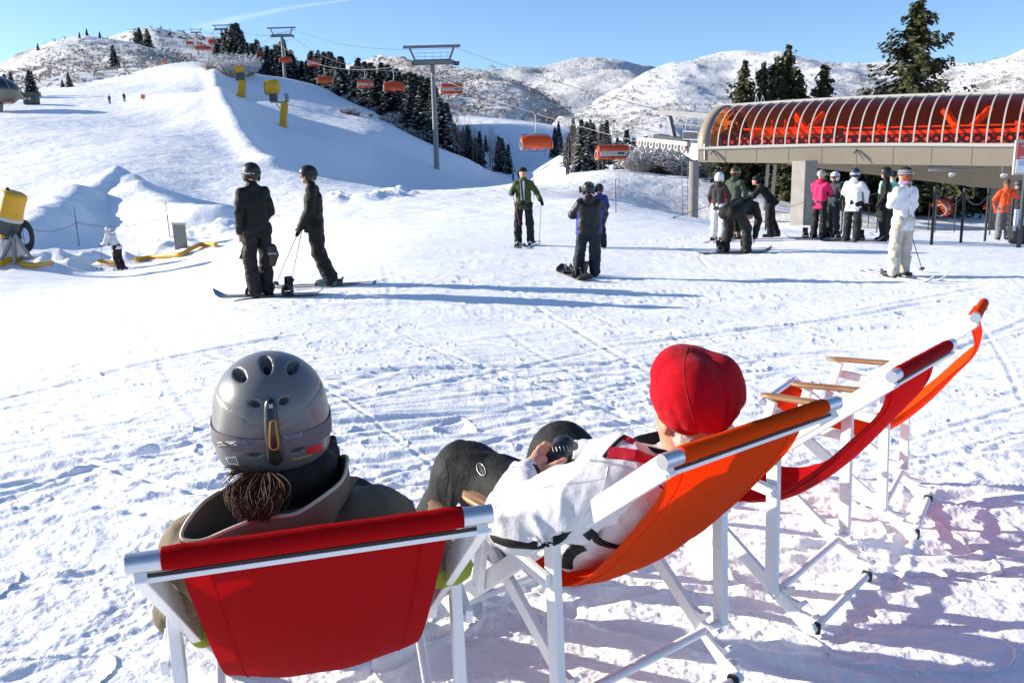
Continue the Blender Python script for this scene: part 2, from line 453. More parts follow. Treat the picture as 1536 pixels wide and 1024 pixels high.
for i in range(420):
    # long shallow ski and board tracks: circle arcs through a point
    cy = _rt.choice([_rt.uniform(3.2, 8), _rt.uniform(5, 13), _rt.uniform(9, 24)]); cx = _rt.uniform(-.62, .75)*cy+_rt.uniform(-1.5, 1.5)
    ang = _rt.gauss(.10, .33) if (_al := _rt.random() < .80) else _rt.uniform(-1.5, 1.5); rad = _rt.choice([14, 30, 60, 110])*_rt.uniform(.7, 1.4)*_rt.choice([-1, 1])
    nx, ny = -math.sin(ang), math.cos(ang)
    big = _rt.random() < .12
    TRACKS.append((cx+nx*rad, cy+ny*rad, abs(rad), cx, cy, _rt.uniform(.6, 3.6), _rt.uniform(.025, .045) if big else _rt.uniform(.013, .026), (_rt.uniform(.010, .018) if big else _rt.uniform(.004, .010))*(1 if _al else .45)))
def micro(x, y, r):
    z = .012*fbm(x*.9, y*1.6, None, 3, 21)
    near = 1-sstep(9, 24, r); close = 1-sstep(4, 8.5, r)
    z = z+near*(.0032+.0045*close)*fbm(x*4.2+2*vnoise(x, y, None, 3), y*5.2, None, 4, 31, .6)
    pat = np.clip(.55+.9*fbm(x*.7, y*.9, None, 3, 44), 0, 1)          # churned and smooth patches
    z = z+near*.010*np.clip(vnoise(x*6.5, y*6.5, None, 41)-.3, 0, 1)*pat
    z = z+(1-sstep(6, 14, r))*.0105*np.clip(vnoise(x*16, y*16, None, 43)-.22, 0, 1)**.7*pat
    z = z+(1-sstep(3.5, 7.5, r))*(.0036*np.clip(vnoise(x*34, y*34, None, 45), -.3, 1)+.0016*vnoise(x*70, y*70, None, 46))*(.35+.65*pat)
    hole = np.clip(vnoise(x*2.6, y*3.0, None, 47)-.56, 0, 1); z = z-near*.07*hole*np.clip(vnoise(x*.5, y*.5, None, 48)*2, 0, 1)+near*.010*np.exp(-((hole-.0)/.03)**2)*(hole > 0)
    for (cx, cy, rad, px, py, ln, w, dep) in TRACKS:
        d = np.abs(np.hypot(x-cx, y-cy)-rad)
        m = (d < w*4)
        if not m.any(): continue
        l = np.hypot(x[m]-px, y[m]-py)
        dd = d[m]; ww = w*(1+r[m]*.05)
        z[m] += (-dep*np.exp(-(dd/ww)**2)+.55*dep*np.exp(-((dd-1.9*ww)/(.8*ww))**2))*(1-sstep(ln*.6, ln, l))
    return z
def gz(x, y): return float(ground([x], [y])[0])
def gp(px, py, Y=None):
    """ground point seen at a photo pixel (walk along the ray)"""
    a, b = ray(px, py); Ys = np.exp(np.linspace(math.log(1.2), math.log(420), 900))
    d = CAM_H+b*Ys-ground(a*Ys, Ys)
    i = int(np.argmax(d < 0)) or 899
    t = d[i-1]/(d[i-1]-d[i]) if i else 0
    y = Ys[i-1]+(Ys[i]-Ys[i-1])*t
    return Vector((a*y, y, CAM_H+b*y))
def gat(px, Y, dz=0):
    a, b = ray(px, 252); x = a*Y
    return Vector((x, Y, gz(x, Y)+dz))
def build_ground():
    A = np.concatenate([np.arange(-180, -40, 4), np.arange(-40, 40, .085), np.arange(40, 180, 4)])*PI/180
    r1 = np.linspace(.25, 1.45, 14)
    r2 = 1423/np.arange(1423/1.5, 1423/18, -.85); r2 = np.concatenate([r2, np.arange(18.1, 42, .33)])
    r3 = np.exp(np.arange(math.log(42.3), math.log(455), .0095))
    Rr = np.concatenate([r1, r2, r3])
    AA, RR = np.meshgrid(A, Rr)
    x = (np.sin(AA)*RR).ravel(); y = (np.cos(AA)*RR).ravel(); r = RR.ravel()
    z = ground(x, y)
    m = (r < 60)
    z[m] += micro(x[m], y[m], r[m])
    na, nr = len(A), len(Rr)
    V = np.stack([x, y, z], -1)
    V = np.concatenate([V, [[0, 0, 0]]])
    i, j = np.meshgrid(np.arange(nr-1), np.arange(na), indexing='ij')
    j2 = (j+1) % na
    Fq = np.stack([i*na+j, i*na+j2, (i+1)*na+j2, (i+1)*na+j], -1).reshape(-1, 4)[:, ::-1]
    o = link('snow_ground', mesh_np('snow_ground', V, Fq, mat_snow()))
    o['kind'] = 'structure'
build_ground()
# ------------------------------------------------------------------ hills
def interp(pts, x):
    xs = [p[0] for p in pts]; ys = [p[1] for p in pts]
    w = (xs[-1]-xs[0])*.018
    return np.mean([np.interp(x+d*w, xs, ys) for d in np.linspace(-1, 1, 9)])
def hill(name, sky, base, Yf, Yb, material, amp, L, nc=260, nr=110, seed=0, brush=None, power=1.0, back=.35):
    p0, p1 = sky[0][0], sky[-1][0]
    PX = np.linspace(p0, p1, nc); T = np.linspace(0, 1+back, nr)
    V = np.zeros((nr, nc, 3)); B = np.zeros((nr, nc))
    for c, px in enumerate(PX):
        sy = float(interp(sky, px)); by = float(interp(base, px))
        yf = float(interp(Yf, px)) if isinstance(Yf, list) else Yf; yb = float(interp(Yb, px)) if isinstance(Yb, list) else Yb
        top = at(px, sy, yb); bot = at(px, by, yf)
        for k, t in enumerate(T):
            if t <= 1:
                Y = yf+(yb-yf)*t; py = by+(sy-by)*(t**power); v = at(px, py, Y)
            else:
                Y = yb+(yb-yf)*(t-1); v = at(px, sy, Y); v.z = top.z-(top.z-bot.z)*((t-1)/max(back, .01))**1.5*.6
            V[k, c] = v
            if brush is not None: B[k, c] = brush(px, by+(sy-by)*min(t, 1)**power, t)
    n = fbm(V[..., 0]/L, V[..., 1]/L, None, 6, seed)
    rid = 1-np.abs(fbm(V[..., 0]/L*.8+9, V[..., 1]/L*.8, None, 4, seed+3))
    edge = np.clip(np.minimum(np.arange(nr)[:, None]/8, 1), 0, 1)
    V[..., 2] += amp*(n*.6+(rid-.6)*.7)*edge
    i, j = np.meshgrid(np.arange(nr-1), np.arange(nc-1), indexing='ij')
    Fq = np.stack([i*nc+j, i*nc+j+1, (i+1)*nc+j+1, (i+1)*nc+j], -1).reshape(-1, 4)
    me = mesh_np(name, V.reshape(-1, 3), Fq, material)
    at_ = me.attributes.new('brush', 'FLOAT', 'POINT'); at_.data.foreach_set('value', B.ravel().astype(np.float32))
    o = link(name, me); o['kind'] = 'structure'
    return V
HV = {}
HV['left'] = hill('hill', [(-220, 150), (-60, 112), (0, 96), (25, 82), (60, 68), (90, 58), (130, 52), (170, 54), (205, 60), (235, 70), (270, 84), (330, 104)],
     [(-220, 240), (0, 170), (60, 150), (130, 132), (200, 112), (330, 104)], [(-220, 200), (60, 230), (330, 300)], 430,
     mat_hill('brushy_snow', 1.19, .12, .55, (.34, .31, .28)), 3.0, 45, seed=3, brush=lambda px, py, t: .06*math.sin(px*.05)+(.05 if 70 < py < 110 else -.06))
HV['piste'] = hill('hill', [(150, 62), (200, 46), (232, 40), (262, 46), (300, 50), (350, 55), (400, 68), (470, 95)],
     [(150, 110), (300, 112), (470, 125)], 480, 820, mat_hill('far_piste', 1.22, .08, .3, (.2, .18, .17)), 3, 90, seed=5)
HV['valley'] = hill('hill', [(480, 105), (530, 96), (570, 87), (610, 83), (650, 94), (690, 101), (730, 106), (770, 122), (810, 145), (850, 172), (900, 200)],
     [(480, 180), (620, 200), (760, 205), (900, 212)], 480, [(480, 900), (900, 620)],
     mat_hill('valley_brush', 1.15, .11, .11, (.33, .30, .29), stretch=(1, .35, 1)), 9, 110, seed=7,
     brush=lambda px, py, t: (.14 if abs(py-(118+(px-640)*.24)) < 9 else -.20 if abs(py-(140+(px-640)*.30)) < 14 else .13))
HV['peak'] = hill('mountain', [(640, 112), (700, 106), (740, 107), (780, 103), (815, 101), (840, 95), (865, 90), (895, 85), (925, 84), (945, 88), (965, 96), (1000, 104), (1060, 112), (1130, 120)],
     [(640, 175), (800, 190), (900, 180), (1130, 170)], 1100, 1900, mat_hill('peak_snow', 1.23, .09, .03, (.42, .41, .42)), 22, 260, seed=11,
     brush=lambda px, py, t: (.15 if py > 140 else .0)+(.06 if px > 955 and py < 112 else 0))
HV['right'] = hill('mountain', [(805, 208), (840, 182), (880, 154), (920, 133), (960, 113), (1000, 97), (1035, 87), (1070, 82), (1120, 81), (1160, 83), (1210, 85), (1260, 87), (1300, 88), (1360, 94), (1420, 96), (1470, 92), (1536, 82), (1640, 62), (1760, 60)],
     [(805, 222), (900, 240), (1000, 262), (1120, 285), (1300, 300), (1760, 310)], [(805, 330), (1000, 190), (1300, 150), (1760, 140)], [(805, 420), (880, 560), (1070, 640), (1400, 560), (1760, 420)],
     mat_hill('right_brush', 1.22, .10, .5, (.34, .31, .29)), 5.0, 60, 420, 150, seed=17,
     brush=lambda px, py, t: .13*float(sstep(0, 22, py-(108+max(0, 960-px)*.3+max(0, px-900)*.16)))*float(1-sstep(930, 1010, px))+.07*float(sstep(1100, 1180, px))-.02+.06*float(sstep(1340, 1420, px)))
# ------------------------------------------------------------------ deck chairs
def zP(px, py, zc):
    X = (px-768)/F_PX*zc; Y = (py-512)/F_PX*zc
    cr, sr, cp_, sp = math.cos(ROLL), math.sin(ROLL), math.cos(PITCH), math.sin(PITCH)
    xc = X*cr-Y*sr; yc = X*sr+Y*cr
    return Vector((xc, zc*cp_-yc*sp, -zc*sp-yc*cp_+CAM_H))
CH = [(-.4641, 1.8125, .2684), (.4707, 2.2744, .6109), (1.2544, 2.9711, .8325), (1.9396, 3.7471, 1.006)]
CX = [(-.0191, .0057, -.0025, .083, .0205), (.024, .013, -.026, .0157, -.0102), (0, -.0063, .0112, -.0244, -.0134), (-.0052, -.0149, .0476, -.077, .0018)]
M_alu = mat('white_lacquer', (.80, .80, .80), .32, spec=.5, bump=.0004, bscale=14)
M_alu2 = mat('brushed_aluminium', (.62, .64, .68), .33, metal=.75)
M_blk = mat('black_rubber', (.012, .012, .013), .55)
M_steel = mat('bolt_steel', (.35, .35, .36), .35, metal=.9)
def mat_wood():
    m = bpy.data.materials.new('oiled_teak'); m.use_nodes = True; N = m.node_tree.nodes; L = m.node_tree.links; p = N['Principled BSDF']
    tc = N.new('ShaderNodeTexCoord'); mp = N.new('ShaderNodeMapping'); mp.inputs['Scale'].default_value = (60, 4, 60)
    n = N.new('ShaderNodeTexNoise'); n.inputs['Scale'].default_value = 1.6; n.inputs['Detail'].default_value = 6; n.inputs['Distortion'].default_value = .8
    L.new(tc.outputs['Object'], mp.inputs[0]); L.new(mp.outputs[0], n.inputs['Vector'])
    r = N.new('ShaderNodeValToRGB'); r.color_ramp.elements[0].position = .35; r.color_ramp.elements[1].position = .68
    r.color_ramp.elements[0].color = (.16, .075, .03, 1); r.color_ramp.elements[1].color = (.42, .23, .105, 1)
    L.new(n.outputs['Fac'], r.inputs[0]); L.new(r.outputs[0], p.inputs['Base Color']); p.inputs['Roughness'].default_value = .5
    b = N.new('ShaderNodeBump'); b.inputs['Distance'].default_value = .0006; L.new(n.outputs['Fac'], b.inputs['Height']); L.new(b.outputs['Normal'], p.inputs['Normal'])
    return m
M_wood = mat_wood()
def mat_canvas(name, col, col2):
    m = bpy.data.materials.new(name); m.use_nodes = True; N = m.node_tree.nodes; L = m.node_tree.links; p = N['Principled BSDF']
    p.inputs['Base Color'].default_value = (*col, 1); p.inputs['Roughness'].default_value = .75; p.inputs['Specular IOR Level'].default_value = .08
    tc = N.new('ShaderNodeTexCoord'); n = N.new('ShaderNodeTexNoise'); n.inputs['Scale'].default_value = 420; n.inputs['Detail'].default_value = 2
    n2 = N.new('ShaderNodeTexNoise'); n2.inputs['Scale'].default_value = 7; n2.inputs['Detail'].default_value = 3
    for k in (n, n2): L.new(tc.outputs['Object'], k.inputs['Vector'])
    b = N.new('ShaderNodeBump'); b.inputs['Distance'].default_value = .0005; L.new(n.outputs['Fac'], b.inputs['Height'])
    b2 = N.new('ShaderNodeBump'); b2.inputs['Distance'].default_value = .006; L.new(n2.outputs['Fac'], b2.inputs['Height']); L.new(b.outputs['Normal'], b2.inputs['Normal'])
    L.new(b2.outputs['Normal'], p.inputs['Normal'])
    t = N.new('ShaderNodeBsdfTranslucent'); t.inputs['Color'].default_value = (*col2, 1)
    ms = N.new('ShaderNodeMixShader'); ms.inputs['Fac'].default_value = .5
    L.new(p.outputs[0], ms.inputs[1]); L.new(t.outputs[0], ms.inputs[2]); L.new(ms.outputs[0], N['Material Output'].inputs['Surface'])
    return m
M_red = mat_canvas('red_canvas', (.50, .005, .009), (.62, .008, .012))
M_org = mat_canvas('orange_canvas', (.80, .085, .004), (.95, .15, .006))
CHM = []
BOW = [.045, .045, .07, .075]
def catmull(P, n):
    P = [np.array(p, float) for p in P]; out = []
    Q = [2*P[0]-P[1]]+P+[2*P[-1]-P[-2]]
    for i in range(1, len(Q)-2):
        for k in range(n):
            t = k/n; a, b, c, d = Q[i-1:i+3]
            out.append(.5*((2*b)+(-a+c)*t+(2*a-5*b+4*c-d)*t*t+(-a+3*b-3*c+d)*t**3))
    out.append(P[-1]); return out
def chair(i, fabric, label, sag):
    x, y, a = CH[i]; z, tu, tv, dv, dw = CX[i]
    t = thing('deck_chair', label, 'deck chair', (x, y, z), 0, 'sling deck chairs in a row on the snow')
    t.rotation_euler = (tu, tv, a)
    M = Matrix.Translation((x, y, z)) @ Euler((tu, tv, a)).to_matrix().to_4x4(); CHM.append(M)
    T = (.2577+dv, 1.0282+dw); Ft = (-.9585, .03)
    def p(u, v, w): return Vector((u, -v, w))
    # back frame: two rails from the head bar to the front foot
    m = MB()
    for s in (-1, 1):
        m.bar(p(s*.316, T[0], T[1]-.01), p(s*.316, *Ft), .024, .058, up=(0, .6, .8), bev=.004)
    m.bar(p(-.304, Ft[0], .03), p(.304, Ft[0], .03), .026, .026, bev=.006)
    m.build('back_frame', M_alu, t)
    m = MB(); m.tube([p(-.337, *T), p(.337, *T)], .0195, 20)
    m.build('head_bar', M_alu2, t)
    m = MB(); d = Vector((0, -(Ft[0]-T[0]), Ft[1]-T[1])).normalized(); nn = Vector((0, -d.z, d.y))
    m.box(p(0, T[0]+.006, T[1]-.0335), (.668, .006, .010), None, .001)
    m.cur = 1; m.box(p(0, T[0]+.004, T[1]-.0255), (.655, .004, .006))  # black strip put in for the shaded gap between sleeve and rail
    m.build('head_rail', [M_alu, M_blk], t)
    # seat frame: front bar down to notched runners and the rear bar
    m = MB(); B = (-.6908, .5686); Rr = (0, .022)
    for s in (-1, 1):
        m.bar(p(s*.283, *B), p(s*.283, Rr[0]-.005, Rr[1]+.004), .022, .05, up=(0, -.57, .82), bev=.004)
        dd = Vector((0, -(Rr[0]-B[0]), Rr[1]-B[1])).normalized(); up = Vector((0, -dd.z, dd.y)); up = up if up.z > 0 else -up
        for k in range(4):
            q = p(s*.283, *Rr)-dd*(.045+k*.062)+up*.026
            Mx = Matrix(((1, 0, 0), tuple(dd), tuple(up))).transposed()
            poly = [(-.026, 0), (.024, 0), (.024, .040), (.012, .040), (.004, .016), (-.012, .008)]
            vs = [q+Vector((sx*.010, 0, 0))+dd*yy+up*zz for sx in (-1, 1) for yy, zz in poly]; n = len(poly)
            m.add(vs, [tuple(range(n)), tuple(range(2*n-1, n-1, -1))]+[(e, (e+1) % n, (e+1) % n+n, e+n) for e in range(n)])
    m.tube([p(-.300, Rr[0], Rr[1]+.008), p(.300, Rr[0], Rr[1]+.008)], .015, 14)
    m.build('seat_frame', M_alu, t)
    m = MB(); m.tube([p(-.318, *B), p(.318, *B)], .016, 14); m.build('front_bar', M_alu2, t)
    for s in (-1, 1):
        m = MB(); m.box(p(s*.262, Rr[0], Rr[1]+.006), (.022, .042, .045), None, .008); m.build('rubber_foot', M_blk, t)
        m = MB(); m.box(p(s*.25, Ft[0], .03), (.026, .036, .036), None, .008); m.build('rubber_foot', M_blk, t)
    # prop: swings from the back rails down into the notches
    Pv = (-.143, .664); Q = (-.1305, .1466)
    m = MB()
    for s in (-1, 1):
        m.bar(p(s*.346, Pv[0], Pv[1]+.025), p(s*.350, Q[0], Q[1]-.005), .030, .044, up=(0, 1, 0), bev=.004)
        m.tube([p(s*.330, *Pv), p(s*.3645, *Pv)], .008, 10); m.tube([p(s*.33, Q[0], Q[1]+.03), p(s*.3665, Q[0], Q[1]+.03)], .0045, 8)
    m.tube([p(-.373, *Q), p(.373, *Q)], .0145, 14)
    m.build('prop', M_alu, t)
    # arms
    for s in (-1, 1):
        m = MB(); uu = s*.381; y0, y1 = .545, .15; zz = .688
        if i == 0: y0, y1, zz = .665, .22, .668
        prof = []
        nx = 14
        for k in range(nx+1):
            f = k/nx; yy = y0+(y1-y0)*f; e = min(f*nx/2.2, (1-f)*nx/2.2, 1); hw = .031*math.sqrt(max(1-(1-e)**2, .02)); hh = .0125*(.55+.45*e)
            prof.append([Vector((uu+hw*math.cos(q)*(1 if abs(math.cos(q)) < .9 else 1), yy, zz+hh*(abs(math.sin(q))**.6)*(1 if math.sin(q) > 0 else -1))) for q in [2*PI*j/16 for j in range(16)]])
        m.grid(prof, True, True); m.add(prof[0], [tuple(range(16))]); m.add(prof[-1], [tuple(range(15, -1, -1))])
        m.build('armrest', M_wood, t)
        m = MB(); m.bar(p(s*.345, -.47, .676), p(s*.345, -.555, .335), .026, .040, up=(0, 1, 0), bev=.004)
        m.tube([p(s*.33, -.552, .352), p(s*.365, -.552, .352)], .006, 8); m.tube([p(s*.34, -.492, .60), p(s*.366, -.492, .60)], .005, 8)
        m.build('arm_post', M_alu, t)
        m = MB(); m.bar(p(s*.378, -.49, .615), p(s*.378, -.1232, .5568), .020, .042, bev=.004); m.tube([p(s*.36, -.135, .5568), p(s*.391, -.135, .5568)], .007, 8)
        m.build('arm_link', M_alu, t)
    # sling
    path = [(T[0], T[1]+.028), (T[0]-.004, T[1]+.028), (T[0]-.035, T[1]-.005)]+sag+[(-.665, .553), (B[0]-.012, B[1]+.012), (B[0]-.020, B[1]-.004), (B[0]-.004, B[1]-.021), (B[0]+.03, B[1]-.03)]
    pts = catmull(path[2:], 8)
    rows = []
    W = 27
    for r, (v, w) in enumerate(pts):
        f = r/(len(pts)-1); hw = .262-.018*math.sin(PI*min(f*1.25, 1)); row = []
        for c_ in range(W):
            q = (c_/(W-1))*2-1; bow = -BOW[i]*math.sin(PI*min(max((f-.02)/.8, 0), 1))*(1-q*q)
            rip = .0022*math.sin(q*9+f*7)*math.sin(PI*f)
            row.append(Vector((q*hw, -v+bow*.55, w+bow*.6+rip)))
        rows.append(row)
    m = MB()
    lo = [[Vector((q.x, q.y, q.z)) for q in row] for row in rows]; th = .0016
    off = [[q+Vector((0, -th*.6, -th)) for q in row] for row in rows]
    m.grid(rows); m.grid(off)
    for e in (0, W-1): m.grid([[rows[r][e] for r in range(len(rows))], [off[r][e] for r in range(len(rows))]])
    # side hems and stitching ridges
    for e in (-1, 1):
        q = e*.80
        ln = []
        for r, (v, w) in enumerate(pts):
            f = r/(len(pts)-1); hw = .262-.018*math.sin(PI*min(f*1.25, 1)); bow = -BOW[i]*math.sin(PI*min(max((f-.02)/.8, 0), 1))*(1-q*q)
            ln.append(Vector((q*hw, -v+bow*.55-.0015, w+bow*.6-.002)))
        m.tube(ln, .0016, 6)
    m.build('sling', fabric, t)
    # sleeve round the head bar
    m = MB(); rows = []
    for k in range(33):
        u = -.277+.554*k/32; wob = .0003*math.sin(k*1.3)+.0004*math.sin(k*.5+i); rr = .0218+wob+(.0012 if k in (2, 30) else 0)
        rows.append([Vector((u, -T[0]+rr*math.cos(q), T[1]+.0015+rr*math.sin(q))) for q in [2*PI*j/18 for j in range(18)]])
    m.grid(rows, True, True)
    m.add([rows[0][j] for j in range(18)], [tuple(range(18))]); m.add([rows[-1][j] for j in range(18)], [tuple(range(18))])
    m.build('sling_sleeve', fabric, t)
    return t
S_occ = [(.19, .89), (.09, .76), (-.02, .63), (-.13, .52), (-.25, .44), (-.38, .41), (-.5, .44), (-.6, .50)]
S_emp = [(.18, .88), (.08, .75), (-.03, .625), (-.14, .525), (-.25, .455), (-.38, .425), (-.5, .445), (-.6, .50)]
chair(0, M_red, 'red canvas deck chair nearest the camera, holding the person in the grey helmet', S_occ)
chair(1, M_org, 'orange canvas deck chair holding the person in the red hat', S_occ)
chair(2, M_red, 'empty red canvas deck chair between the two orange ones', S_emp)
chair(3, M_org, 'empty orange canvas deck chair at the far end of the row', S_emp)
# ------------------------------------------------------------------ the two seated people
from mathutils.bvhtree import BVHTree
CAMP = Vector((0, 0, CAM_H))
def pdir(px, py):
    d = zP(px, py, 1)-CAMP; return d.normalized()
def bvh_of(objs):
    vs = []; fs = []
    for o in objs:
        k = len(vs); vs += [v.co.copy() for v in o.data.vertices]; fs += [[i+k for i in p.vertices] for p in o.data.polygons]
    return BVHTree.FromPolygons(vs, fs)
def pt_on(tree, px, py, org):
    h = tree.ray_cast(CAMP-org, pdir(px, py))
    return (h[0], h[1]) if h[0] is not None else (None, None)
def ribbon(name, tree, line, width, m, parent, org, lift=.002, n=24, thick=.0015, taper=None):
    """strip lying on a surface along a polyline (photo pixels)"""
    P = catmull([(x, y) for x, y in line], max(2, n//(len(line)-1)))
    pts = []
    for x, y in P:
        q, nr = pt_on(tree, x, y, org)
        if q is not None and (not pts or (q-pts[-1][0]).length < .25): pts.append((q, nr))
    if len(pts) < 2: return None
    up = []; lo = []
    for i, (q, nr) in enumerate(pts):
        t = (pts[min(i+1, len(pts)-1)][0]-pts[max(i-1, 0)][0]).normalized(); s = t.cross(nr).normalized()
        f = i/(len(pts)-1); w = (width*(taper(f) if taper else 1))/2
        up.append([q+nr*(lift-.003)-s*w*1.02, q+nr*lift-s*w*.9, q+nr*(lift+thick), q+nr*lift+s*w*.9, q+nr*(lift-.003)+s*w*1.02])
    return MB().grid(up).build(name, m, parent)
def patch(name, tree, poly, m, parent, org, lift=.0015, nu=8, nv=8):
    """four-cornered patch lying on a surface"""
    a, b, c, d = [np.array(q, float) for q in poly]; rows = []
    for i in range(nv+1):
        row = []
        for j in range(nu+1):
            u, v = j/nu, i/nv; q = (a*(1-u)+b*u)*(1-v)+(d*(1-u)+c*u)*v
            p, nr = pt_on(tree, q[0], q[1], org)
            if p is None: return None
            row.append(p+nr*lift)
        rows.append(row)
    return MB().grid(rows).build(name, m, parent)
M_skin = mat('skin', (.55, .27, .18), .5, spec=.4, var=.12, vscale=40, bump=.0006, bscale=250)
M_lime = mat('lime_cloth', (.26, .31, .03), .7, bump=.0012, bscale=500, spec=.2)
M_olive = mat('olive_jacket_cloth', (.165, .132, .085), .78, bump=.0035, bscale=38, bdet=5, spec=.25, var=.12, vscale=9)
M_cream = mat('cream_piping', (.60, .52, .36), .6)
M_black = mat('black_cloth', (.012, .012, .013), .7, spec=.3, bump=.0006, bscale=600)
M_blackpant = mat('black_ski_trouser', (.013, .013, .0135), .72, spec=.25, bump=.004, bscale=40, var=.2, vscale=8, bdet=5)
M_white = mat('white_ski_cloth', (.66, .66, .68), .6, spec=.25, bump=.004, bscale=34, bdet=4)
M_redcl = mat('red_cloth', (.50, .012, .03), .65, spec=.25)
M_fleece = mat('red_fleece', (.40, .002, .010), .95, spec=.08, bump=.0018, bscale=420, sheen=.06, var=.12, vscale=60, bdet=4)
M_hair = mat('brown_hair', (.075, .028, .013), .6, spec=.2)
M_grayhair = mat('grey_hair', (.34, .29, .25), .6)
M_shell = mat('grey_helmet_shell', (.13, .13, .13), .36, spec=.45, coat=.18, var=.05, vscale=120)
M_shell2 = mat('grey_helmet_lower', (.16, .145, .145), .26, spec=.6, coat=.4)
M_strap = mat('mauve_strap', (.13, .115, .125), .8, bump=.0008, bscale=600)
M_lilac = mat('lilac_thread', (.45, .42, .62), .7)
M_orange_r = mat('orange_rubber', (.55, .20, .01), .5)
M_dark = mat('dark_plastic', (.02, .018, .018), .35)
M_sticker = mat('white_sticker', (.62, .62, .62), .4); M_stred = mat('red_sticker', (.62, .015, .015), .4); M_gold = mat('gold_print', (.45, .27, .05), .5)
M_glove = mat('black_leather', (.014, .014, .015), .38, spec=.5, bump=.001, bscale=160); M_silver = mat('silver_print', (.5, .5, .52), .35, metal=.3)
def sh(v, o): return np.array(v-o)
def sling_clip(ci, org):
    Mi = np.array(CHM[ci].inverted()); T = (.2577+CX[ci][3], 1.0282+CX[ci][4])
    pv = [(.8, 2.0)]+[(T[0]+.01, T[1]+.05), (T[0]-.035, T[1]-.005)]+S_occ+[(-.69, .568), (-1.2, .3)]
    xs = [q[0] for q in pv][::-1]; ys = [q[1] for q in pv][::-1]
    def f(G):
        P = G+np.array(org); L_ = P @ Mi[:3, :3].T+Mi[:3, 3]
        q = np.clip(np.abs(L_[..., 0])/.25, 0, 1)
        d = (np.interp(-L_[..., 1], xs, ys)+.012-L_[..., 2])*.62
        return np.where(np.abs(L_[..., 0]) > .275, -1., d)
    return f
